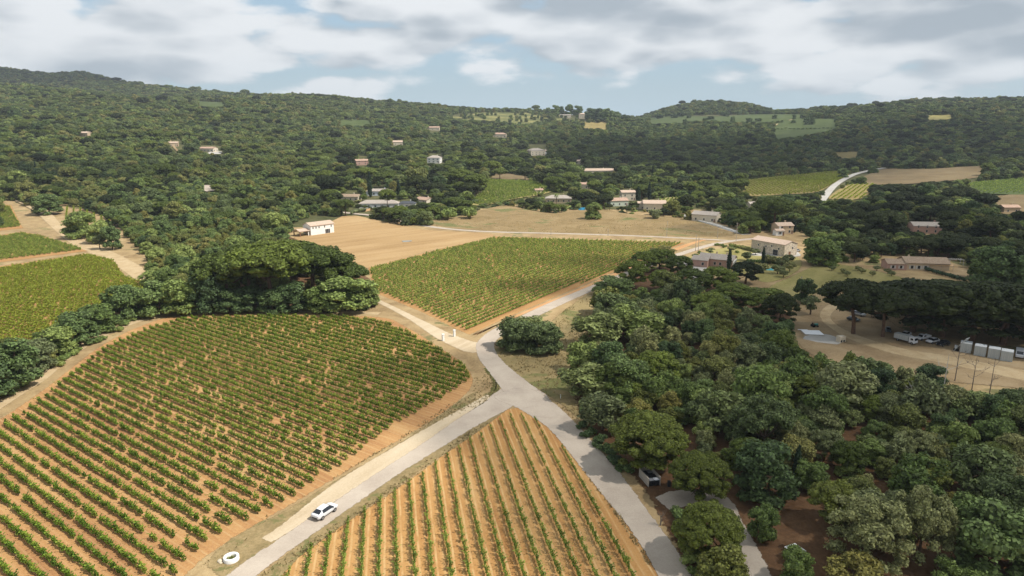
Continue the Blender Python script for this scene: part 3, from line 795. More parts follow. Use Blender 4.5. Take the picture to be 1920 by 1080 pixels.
def long_villa():
    yaw = R(-9); g = G(1712, 503); L, W, H = 27, 10, 3.4
    o = empty('house', tuple(g), yaw, 'long low villa with brown tiled roof and an ochre awning behind the meadow', 'house')
    gable(o, L * .68, W, H, 1.9, M_TAN, R_BROWN, x0=4, name='wall')
    gable(o, 8, 8.5, H - .6, 1.5, M_PINK, R_BROWN, x0=-8.9, y0=-1.2, name='wing_wall')
    for u in (-6.5, -3.6, -.8): opening(o, 'F', L * .68, W, u, .8, 1.1, 1.4, x0=4, shutters=M_FRAME)
    for u in (-1.8, 1.6): opening(o, 'F', 8, 8.5, u, .8, 1.0, 1.3, x0=-8.9, y0=-1.2, shutters=M_FRAME)
    MB().box((-2, 1.4, H + 1.9), (.7, .7, 1.4)).build('chimney', M_TAN, o)
    aw = empty('awning', tuple(G(1760, 507)), yaw, 'flat ochre awning on posts at the end of the long villa', 'awning')
    MB().box((0, 0, 2.9), (10.5, 4.5, .12), rx=R(5)).build('canvas', mat('ochre_canvas', (.55, .36, .20), .8, vary=.1), aw)
    for x in (-5, 0, 5):
        for y in (-2, 2): MB().cyl((x, y, -.2), (x, y, 2.9), .08).build('post', M_GREYWOOD, aw)
    po = empty('swimming_pool', tuple(G(1788, 515)), yaw - .1, 'small turquoise pool on the paved terrace beside the ochre awning', 'pool')
    MB().box((0, 0, .06), (7, 3.6, .25)).build('water', mat('pool_water', (.12, .5, .55), .06), po)
    b_ = MB()
    for x, y, sx, sy in ((0, 2.1, 8.2, .6), (0, -2.1, 8.2, .6), (-3.8, 0, .6, 3.6), (3.8, 0, .6, 3.6)): b_.box((x, y, .12), (sx, sy, .3))
    b_.build('surround', M_CONC, po)
    sheet('terrace', [(1770, 512), (1800, 503), (1825, 508), (1822, 524), (1795, 524)], M_YARD, L2, .6)
    pg = empty('pergola', tuple(G(1790, 496)), yaw, 'pale wooden pergola frame behind the long villa terrace', 'pergola')
    for x in (-3, 3):
        for y in (-1.6, 1.6): MB().box((x, y, 1.2), (.18, .18, 2.6)).build('post', M_FRAME, pg)
    for k in range(7): MB().box((-3 + k, 0, 2.6), (.12, 4, .16)).build('rafter', M_FRAME, pg)
    spot(g, 16); spot(G(1760, 507), 8); spot(G(1800, 512), 9); spot(G(1675, 502), 7)
    KEEP.append([(1648, 500), (1655, 486), (1700, 482), (1765, 482), (1822, 500), (1822, 524), (1740, 515), (1680, 512)])
long_villa()

W2 = auto_wins
village = [
    # px, py, L, W, H, yaw, wall, roof, label, roof kind, floors, faces, n, keep
    (712, 389, 30, 10, 3.6, 2, M_WHITE, R_GREY, 'long white bungalow with hipped grey brown roof beside three tall cypresses', 'hip', 1, 'FR', 6, [(680, 368), (745, 362), (752, 385), (700, 388)]),
    (764, 389, 13, 7, 3.4, 2, M_WHITE, mat('slate_roof', (.06, .065, .075), .7, vary=.2), 'small white annex with dark flat slate roof right of the long bungalow', 'hip', 1, 'F', 3, [(752, 374), (775, 374), (776, 385), (752, 386)]),
    (712, 366, 22, 8, 3.8, 0, mat('blue_white_render', (.62, .66, .72), .8, vary=.05), R_GREY, 'pale blue white house behind the umbrella pines above the long bungalow', 'hip', 1, 'F', 5, [(698, 350), (727, 350), (727, 362), (698, 362)]),
    (656, 376, 17, 9, 3.6, -6, M_CREAM, R_BROWN, 'cream house with thatch coloured roof at the left edge of the village', 'gable', 1, 'FR', 4, [(640, 356), (676, 356), (676, 376), (640, 376)]),
    (678, 309, 15, 9, 5.0, 24, M_PINK, R_RED, 'red rendered two storey house on the wooded slope left of the village', 'gable', 2, 'FL', 2, [(666, 292), (692, 292), (690, 312), (668, 312)]),
    (815, 305, 16, 12, 6.4, -8, M_WHITE, R_GREY, 'white two storey house with hipped roof standing above the village pines', 'hip', 2, 'FR', 3, [(802, 288), (832, 288), (836, 308), (802, 306)]),
    (803, 355, 11, 7, 5.5, 40, M_CREAM, R_RED, 'narrow cream house with red roof behind the triple cypress', 'gable', 2, 'FR', 1, [(798, 338), (812, 338), (812, 352), (798, 352)]),
    (797, 381, 13, 9, 3.2, -40, M_CREAM, R_RED, 'low house with pinkish roof left of the triple cypress', 'gable', 1, 'F', 2, [(785, 366), (804, 366), (804, 380), (788, 380)]),
    (1047, 379, 21, 10, 3.6, -3, M_TAN, R_GREY, 'low tan house with hipped roof beside the palm tree', 'hip', 1, 'FR', 5, [(1018, 362), (1072, 360), (1072, 382), (1020, 380)]),
    (1010, 362, 7, 5, 3., 10, M_CREAM, R_RED, 'tiny flat roofed hut in the vines left of the palm tree', 'gable', 1, 'F', 1, [(1000, 352), (1015, 352), (1015, 360), (1000, 360)]),
    (1094, 353, 13, 8, 4.0, -12, M_CREAM, R_RED, 'half hidden house with orange roof above the blue van', 'gable', 1, 'F', 2, [(1085, 343), (1108, 343), (1110, 352), (1085, 352)]),
    (1157, 385, 15, 10, 4.2, 14, mat('pale_green_render', (.50, .54, .44), .8, vary=.05), R_RED, 'pale green walled house with brown red roof behind the dry field', 'gable', 1, 'FR', 3, [(1145, 365), (1185, 365), (1182, 384), (1148, 386)]),
    (1176, 375, 12, 8, 6.8, 6, M_CREAM, R_PINK, 'taller cream house with salmon roof right behind the pale green house', 'gable', 2, 'FR', 2, [(1164, 354), (1192, 354), (1192, 372), (1166, 370)]),
    (1226, 393, 17, 11, 5.2, -6, M_CREAM, R_PINK, 'square cream house with pale pink roof at the edge of the dry field', 'gable', 1, 'FR', 3, [(1194, 374), (1250, 373), (1250, 392), (1196, 394)]),
    (1204, 392, 7, 6, 4.8, -6, M_CREAM, R_PINK, 'low cream garage wing left of the square cream house', 'gable', 1, 'F', 1, None),
    (1324, 414, 17, 10, 4.6, -34, M_CREAM, R_GREY, 'beige gabled house at the bend of the pale driveway', 'gable', 1, 'FR', 3, [(1302, 388), (1342, 396), (1344, 416), (1306, 408)]),
    (1466, 437, 10, 8, 5.0, 8, M_TAN, R_PINK, 'small tan stone house with pink roof behind the barn', 'gable', 2, 'FR', 2, [(1452, 418), (1482, 418), (1482, 438), (1454, 440)]),
    (1459, 441, 5, 4, 3.0, 8, M_WHITE, R_PINK, 'little white lean-to in front of the small tan stone house', 'gable', 1, 'F', 1, None),
    (1414, 391, 10, 7, 4.0, 5, M_CREAM, R_GREY, 'grey roofed house half hidden in trees behind the white power poles', 'gable', 1, 'F', 2, [(1402, 378), (1424, 378), (1424, 390), (1402, 390)]),
    (1738, 436, 20, 10, 4.6, -7, M_PINK, R_GREY, 'rose walled house with grey roof in the dark trees at the valley edge', 'gable', 2, 'FR', 4, [(1692, 414), (1764, 418), (1764, 438), (1700, 432)]),
    (1120, 326, 38, 12, 4.2, 6, M_CREAM, R_PINK, 'long farmhouse with wide salmon roof in the woods behind the village', 'gable', 1, 'F', 6, [(1096, 314), (1150, 313), (1150, 322), (1098, 323)]),
    (1084, 308, 14, 9, 4.5, -10, M_CREAM, R_PINK, 'small salmon roofed house left above the long farmhouse', 'gable', 1, 'F', 2, [(1080, 300), (1095, 300), (1095, 307), (1080, 307)]),
    (1004, 291, 26, 15, 7.5, 30, M_CREAM, R_GREY, 'large pale villa with stacked terraces on the wooded knoll', 'hip', 2, 'FL', 4, [(990, 270), (1030, 270), (1026, 292), (990, 292)]),
    (1021, 289, 13, 8, 5.0, 25, M_WHITE, R_PINK, 'white garden pavilion right of the large pale villa', 'hip', 1, 'F', 2, None),
    (937, 257, 25, 12, 5.5, -4, M_CREAM, R_RED, 'pink roofed house alone on the far wooded slope', 'hip', 1, 'F', 4, [(924, 250), (953, 249), (953, 257), (926, 258)]),
    (742, 272, 22, 12, 5.0, 10, M_CREAM, R_PINK, 'pink roofed house among the trees high on the slope', 'gable', 1, 'F', 3, [(730, 265), (758, 263), (758, 272), (732, 274)]),
    (812, 244, 26, 12, 5.0, 0, M_CREAM, R_RED, 'far red roofed house just under the terraced meadow', 'gable', 1, 'F', 3, [(802, 239), (828, 239), (828, 246), (804, 246)]),
    (1092, 222, 20, 14, 11, 0, M_CREAM, R_PINK, 'tall cream manor on the ridge beside the dark eucalyptus grove', 'hip', 2, 'F', 3, [(1084, 214), (1098, 214), (1098, 226), (1084, 226)]),
    (1060, 221, 30, 10, 7, 0, M_CREAM, R_GREY, 'long grey house on the ridge under the left eucalyptus trees', 'gable', 1, 'F', 5, [(1044, 215), (1078, 215), (1078, 224), (1044, 224)]),
    (392, 284, 21, 10, 4.2, -14, M_CREAM, R_RED, 'terracotta house with white terrace on the left wooded hillside', 'gable', 1, 'FR', 4, [(374, 272), (418, 272), (418, 288), (380, 284)]),
    (158, 256, 18, 9, 5.0, -8, M_TAN, R_PINK, 'lone house with ochre roof deep in the left forest', 'gable', 1, 'F', 2, [(147, 246), (172, 246), (172, 256), (148, 256)]),
    (326, 274, 12, 8, 4.5, 20, M_TAN, R_PINK, 'small ochre house beside the hillside road in the left forest', 'gable', 1, 'F', 2, [(316, 264), (340, 262), (342, 276), (318, 278)]),
    (1890, 398, 12, 8, 4.0, 0, M_TAN, R_RED, 'tan barn at the right edge beside the brown field', 'gable', 1, 'F', 2, None),
]
for q in village:
    px, py, L, W, H, yw, wm, rm, lab, kd, fl, fc, n, kp = q
    simple_house(px, py, L, W, H, R(yw), wm, rm, lab, kd, wins=auto_wins(L, H, fc, fl, n), keep=kp, rise_k=.36 if kd == 'gable' else .42, shutters=M_SHUT if 'white' in lab else None)
sheet('paved_yard', [(388, 290), (400, 284), (416, 285), (413, 290)], M_CONC, 0, .8)
KEEP += [[(376, 354), (388, 348), (400, 352), (407, 358), (390, 360)], [(322, 272), (345, 268), (352, 276), (330, 285)], [(1536, 374), (1560, 345), (1600, 324), (1665, 313), (1660, 320), (1610, 330), (1575, 345), (1556, 374)]]
for nm, _, p in FAR_FIELDS:
    q = np.array(p, float); c = q.mean(0); KEEP.append([tuple(v) for v in (c + (q - c) * (.80 if nm == 'meadow' else .97) + np.array([0, -1.]))])
KEEP += [F_DRY, F_STUB, F_MID, [(1440, 545), (1480, 520), (1540, 495), (1600, 500), (1690, 520), (1690, 530), (1560, 520), (1500, 545)],
         [(0, 380), (30, 378), (75, 392), (110, 385), (150, 390), (215, 415), (215, 428), (125, 442), (250, 500), (270, 522), (230, 560), (0, 630)],
         [(1270, 405), (1310, 402), (1380, 432), (1340, 428)], [(700, 395), (700, 405), (640, 405), (640, 397)], [(1690, 418), (1735, 416), (1735, 422), (1690, 424)],
         [(1335, 448), (1400, 440), (1450, 442), (1400, 458), (1300, 480), (1275, 480)], [(1430, 440), (1510, 436), (1510, 442), (1430, 446)]]

# ------------------------------------------------------------------ plants: prototypes
FOL = {
    'dark': foliage('dark_leaves', [(.071, .113, .043), (.100, .148, .050), (.132, .178, .054)]),
    'mid': foliage('mid_green_leaves', [(.125, .182, .048), (.167, .221, .058), (.215, .254, .073)]),
    'olive': foliage('olive_brown_leaves', [(.131, .160, .043), (.174, .187, .052), (.211, .198, .063)]),
    'grey': foliage('grey_green_leaves', [(.169, .200, .085), (.208, .228, .096), (.238, .232, .090)]),
    'blue': foliage('blue_green_leaves', [(.114, .154, .056), (.141, .180, .065), (.173, .198, .067)]),
    'fresh': foliage('fresh_green_leaves', [(.141, .159, .035), (.173, .180, .042), (.199, .177, .047)]),
    'pine': foliage('pine_needles', [(.084, .117, .022), (.105, .138, .025), (.124, .154, .027)], island=.4),
    'pinedark': foliage('dark_pine_needles', [(.026, .040, .010), (.036, .048, .012), (.041, .053, .012)], island=.4),
    'pinebright': foliage('bright_pine_needles', [(.108, .134, .022), (.129, .153, .028), (.140, .155, .033)], island=.45),
    'cypress': foliage('cypress_needles', [(.022, .042, .020), (.028, .050, .022)], trans=.08, island=.35),
    'vine': foliage('vine_leaves', [(.135, .228, .026), (.176, .269, .032), (.221, .278, .041)], trans=.42, island=.5),
    'vinepale': foliage('pale_vine_leaves', [(.204, .297, .050), (.251, .336, .061), (.289, .347, .070)], trans=.42, island=.45),
    'vinegold': foliage('gold_vine_leaves', [(.306, .358, .034), (.310, .360, .043), (.310, .360, .048)], trans=.42, island=.45),
    'drygreen': foliage('fading_grass', [(.17, .135, .06), (.22, .175, .08), (.28, .22, .105)], trans=.1, island=.4),
    'straw': foliage('dry_straw', [(.30, .23, .105), (.38, .29, .14), (.42, .34, .18)], trans=.1, island=.3),
}
M_BARK = mat('bark', (.11, .075, .05), .95, vary=.3, scale=3, bump=.5)
M_BARKPINE = mat('pine_bark', (.13, .075, .048), .95, vary=.3, scale=3, bump=.5)
M_DEAD = mat('bleached_dead_wood', (.48, .44, .40), .85, vary=.15)
M_TWIG = mat('bare_twigs', (.17, .135, .11), .9)

_ico = bmesh.new(); bmesh.ops.create_icosphere(_ico, subdivisions=2, radius=1)
ICO_V = np.array([v.co[:] for v in _ico.verts]); ICO_F = np.array([[v.index for v in f.verts] for f in _ico.faces]); _ico.free()


def leaf_cloud(C, N, size, g, aspect=1.0, spread=.75):
    """one small quad per centre, facing roughly along N"""
    n = len(C)
    N = N + g.normal(0, spread, (n, 3)); N /= np.linalg.norm(N, axis=1)[:, None] + 1e-9
    a = g.normal(0, 1, (n, 3)); u = np.cross(N, a); u /= np.linalg.norm(u, axis=1)[:, None] + 1e-9
    v = np.cross(N, u); s = (size * g.uniform(.6, 1.35, n))[:, None] * .5
    u = u * s; v = v * s * aspect
    V = np.stack([C - u - v, C + u - v * .6, C + u * .7 + v, C - u * .8 + v * .9], 1).reshape(-1, 3)
    return V, np.arange(n * 4).reshape(-1, 4)


def crown_mesh(name, lobes, dens, leaf, m, seed, core=.80, zmin=None, aspect=1., spread=.75, shell=(.82, 1.10)):
    g = np.random.default_rng(seed); Vs, Fq, Ft = [], [], []; off = 0
    for L in lobes:
        c = np.array(L[:3]); r = np.array(L[3:6]); k = int(dens * (r[0] * r[1] + r[0] * r[2] + r[1] * r[2]) / 3 * 4)
        d = g.normal(0, 1, (k, 3)); d /= np.linalg.norm(d, axis=1)[:, None]
        d[:, 2] = np.where(d[:, 2] < -.45, -d[:, 2], d[:, 2])
        P = c + d * r * g.uniform(*shell, (k, 1))
        if zmin is not None: ok = P[:, 2] > zmin + g.normal(0, .12, k); P, d = P[ok], d[ok]
        V, F = leaf_cloud(P, d / r * r.max() * .8 + np.array([0, 0, .35]), leaf, g, aspect, spread)
        Vs.append(V); Fq.append(F + off); off += len(V)
        if core:
            w = 1 + .16 * np.sin(ICO_V @ g.normal(0, 3, 3) + g.uniform(0, 6))[:, None]
            V = c + ICO_V * r * core * w
            if zmin is not None: V[:, 2] = np.maximum(V[:, 2], zmin + .1)
            Vs.append(V); Ft.append(ICO_F + off); off += len(V)
    Fs = [np.concatenate(Fq)] + ([np.concatenate(Ft)] if Ft else [])
    return mesh_np(name, np.concatenate(Vs), Fs, m)


def limbs_mesh(name, m, H, r, tips, seed, fork=.45, lean=.03):
    g = random.Random(seed); b = MB()
    top = Vector((g.gauss(0, lean * H), g.gauss(0, lean * H), H * fork))
    mid = Vector((top.x * .4 + g.gauss(0, .08), top.y * .4, H * fork * .55))
    b.tube([(0, 0, -.5), mid, top], [r * 1.35, r, r * .85], 8)
    for t in tips:
        t = Vector(t); q = top.lerp(t, .5) + Vector((0, 0, -.06 * H))
        b.tube([top - Vector((0, 0, .1)), q, t], [r * .6, r * .42, r * .16], 6)
    bm = b.bm; me = bpy.data.meshes.new(name); bm.to_mesh(me); bm.free(); me.materials.append(m)
    return me


def proto_broadleaf(seed, tone, H=8.5, W=8.2, airy=False):
    g = np.random.default_rng(seed); lob = []
    n = 26
    for i in range(n):
        while True:
            p = g.uniform(-1, 1, 3)
            if .25 < np.linalg.norm(p) < 1: break
        rr = g.uniform(.9, 1.65)
        p = p * np.array([W / 2 - rr * .8, W / 2 - rr * .8, H * .30])
        lob.append((p[0], p[1], H * .58 + p[2], rr, rr, rr * g.uniform(.7, .95)))
    for i in range(13):
        a = i * .4833 + g.normal(0, .2); rr = g.uniform(.9, 1.35); q = W * g.uniform(.28, .37)
        lob.append((math.cos(a) * q, math.sin(a) * q, H * g.uniform(.10, .28), rr, rr, rr * .85))
    me = crown_mesh('crown', lob, 27, .31, FOL[tone], seed, core=.74, spread=.6, shell=(.76, 1.14))
    tips = [tuple(np.array(L[:3])) for L in lob[:7]]
    return me, limbs_mesh('trunk', M_BARK, H, .20, tips, seed)


def proto_feathery(seed, tone, H=9.0, W=7.0):
    g = np.random.default_rng(seed); lob = []
    for i in range(30):
        a = g.uniform(0, 6.28); q = W * .42 * math.sqrt(g.uniform(0, 1)); z = H * (.22 + .62 * g.uniform(0, 1) * (1 - .45 * (q / (W * .42)) ** 2))
        rr = g.uniform(.7, 1.15)
        lob.append((math.cos(a) * q, math.sin(a) * q, z, rr, rr, rr * g.uniform(1.1, 1.7)))
    me = crown_mesh('crown', lob, 27, .27, FOL[tone], seed, core=.62, aspect=2.0, spread=.7, shell=(.65, 1.2))
    return me, limbs_mesh('trunk', M_BARK, H, .16, [L[:3] for L in lob[:8]], seed)


def proto_spreading(seed, tone, H=12., W=12.5):
    """old tree with several billowing heads"""
    g = np.random.default_rng(seed); lob = []
    heads = [(math.cos(k * 1.05) * W * .27, math.sin(k * 1.05) * W * .27, H * g.uniform(.52, .70), W * g.uniform(.17, .23)) for k in range(6)] + [(0, 0, H * .72, W * .24)]
    for hx, hy, hz, hr in heads:
        for i in range(11):
            d = g.normal(0, 1, 3); d /= np.linalg.norm(d); d[2] = abs(d[2]) * (1 if i % 4 else -.7); rr = g.uniform(.75, 1.15)
            lob.append((hx + d[0] * hr * .8, hy + d[1] * hr * .8, hz + d[2] * hr * .9, rr, rr, rr * .9))
    for i in range(14):
        a = i * .449; lob.append((math.cos(a) * W * .36, math.sin(a) * W * .36, H * g.uniform(.2, .4), 1., 1., .9))
    me = crown_mesh('crown', lob, 34, .24, FOL[tone], seed, core=.70, aspect=1.7, spread=.65, shell=(.72, 1.18))
    return me, limbs_mesh('trunk', M_BARK, H, .26, [h[:3] for h in heads], seed, fork=.3)


def proto_pine(seed, tone, H=10., W=11., depth=.46, n=52, pad=1., leaf=.22, dens=34):
    """stone pine: many small tufted pads forming a dome with a flat underside"""
    g = np.random.default_rng(seed); lob = []; zb = H * (1 - depth)
    for i in range(n):
        a = i * 2.39996 + g.normal(0, .25); q = math.sqrt((i + .5) / n) * W * .45
        z = zb + (H - zb - .9) * math.sqrt(max(0, 1 - (q / (W * .5)) ** 2)) + g.normal(0, .22)
        rr = g.uniform(.95, 1.45) * W / 11 * pad
        lob.append((math.cos(a) * q, math.sin(a) * q, z, rr, rr, rr * .72))
    for i in range(int(n * .5)):
        a = g.uniform(0, 6.28); q = W * .40 * math.sqrt(g.uniform(.1, 1)); rr = g.uniform(.8, 1.2) * W / 11 * (.5 + .5 * pad)
        lob.append((math.cos(a) * q, math.sin(a) * q, zb + g.uniform(.0, .3) * (H - zb), rr, rr, rr * .6))
    me = crown_mesh('crown', lob, dens, leaf, FOL[tone], seed, core=.82, aspect=1.6, spread=.6)
    tips = [(math.cos(k * 1.257) * W * .27, math.sin(k * 1.257) * W * .27, zb + .3) for k in range(5)] + [(0, 0, H * .85)]
    return me, limbs_mesh('trunk', M_BARKPINE, H, .26, tips, seed, fork=.5)


def proto_cypress(seed, tone='cypress', H=11., W=2.2):
    g = np.random.default_rng(seed); lob = []
    for i in range(22):
        t = (i + .5) / 22; w = W / 2 * (math.sin(math.pi * min(1, t * .85 + .12)) ** .7) * (1 - .25 * t)
        lob.append((g.normal(0, .1), g.normal(0, .1), .5 + t * (H - .9), w, w, .7))
    return crown_mesh('crown', lob, 30, .26, FOL[tone], seed, core=.85, aspect=2.), limbs_mesh('trunk', M_BARK, H, .14, [], seed, fork=.3, lean=0)


def proto_olive(seed, tone='grey', H=4.2, W=4.6):
    g = np.random.default_rng(seed); lob = []
    for i in range(14):
        p = g.normal(0, 1, 3); p /= np.linalg.norm(p); rr = g.uniform(.6, .95)
        lob.append((p[0] * (W / 2 - rr), p[1] * (W / 2 - rr), H * .60 + p[2] * H * .22, rr, rr, rr * .85))
    return crown_mesh('crown', lob, 26, .24, FOL[tone], seed, core=.7, aspect=1.4), limbs_mesh('trunk', M_BARK, H, .16, [L[:3] for L in lob[:4]], seed, fork=.35)


def proto_shrub(seed, tone, H=2.2, W=3.4):
    g = np.random.default_rng(seed); lob = []
    for i in range(12):
        a = g.uniform(0, 6.28); q = W * .34 * math.sqrt(g.uniform(0, 1)); rr = g.uniform(.5, .8)
        lob.append((math.cos(a) * q, math.sin(a) * q, g.uniform(.4, H - .75), rr, rr, rr * .85))
    return crown_mesh('crown', lob, 28, .24, FOL[tone], seed, core=.75), limbs_mesh('trunk', M_BARK, H, .08, [L[:3] for L in lob[:3]], seed, fork=.3)


PROTO = {}     # (kind, tone) -> list of (crown mesh, trunk mesh, H, W)
def add_proto(kind, tone, fn, seeds, H, W, **kw):
    PROTO[(kind, tone)] = [(*fn(s, tone, H=H, W=W, **kw), H, W) for s in seeds]
for t_, sd in (('dark', (11, 12)), ('mid', (21, 22, 23)), ('olive', (31, 32)), ('blue', (41,)), ('fresh', (51,)), ('grey', (61,))):
    add_proto('broadleaf_tree', t_, proto_broadleaf, sd, 8.5, 8.2)
for t_, sd in (('grey', (71, 72)), ('mid', (73,)), ('blue', (74,)), ('fresh', (75,))): add_proto('feathery_tree', t_, proto_feathery, sd, 9., 7.)
for t_, sd in (('pine', (81, 82)), ('pinedark', (83, 84)), ('pinebright', (85,))): add_proto('umbrella_pine', t_, proto_pine, sd, 10., 11.)
for t_, sd in (('pine', (86,)), ('pinebright', (87, 88)), ('pinedark', (89,))): add_proto('bushy_pine', t_, proto_pine, sd, 9., 9., depth=.74, n=40)
for t_, sd in (('grey', (77, 78)), ('blue', (79,))): add_proto('spreading_tree', t_, proto_spreading, sd, 12., 12.5)
for t_, sd in (('pinebright', (187, 188)),): add_proto('domed_pine', t_, proto_pine, sd, 10.5, 12., depth=.74, n=95, pad=.78, leaf=.19, dens=48)
add_proto('cypress', 'cypress', proto_cypress, (91, 92), 11., 2.2)
add_proto('olive_tree', 'grey', proto_olive, (95, 96), 4.2, 4.6)
for t_, sd in (('mid', (101,)), ('grey', (102,)), ('dark', (103,)), ('fresh', (104,))): add_proto('shrub', t_, proto_shrub, sd, 2.2, 3.4)
PARTSRC = {}   # first built crown / trunk object of each prototype: source for the far woods

TREES = []     # x, y, kind, tone, W, H, label or None


def T(kind, tone, px, py, wpx, hpx, label=None):
    g = G(px, py); f = proj(*g)[2]; wpx *= 1.14 if kind == 'bushy_pine' else 1.; hpx *= 1.08 if kind == 'bushy_pine' else 1.
    TREES.append([g[0], g[1], kind, tone, wpx / FPX * f, hpx / FPX * f / .965, label, f])

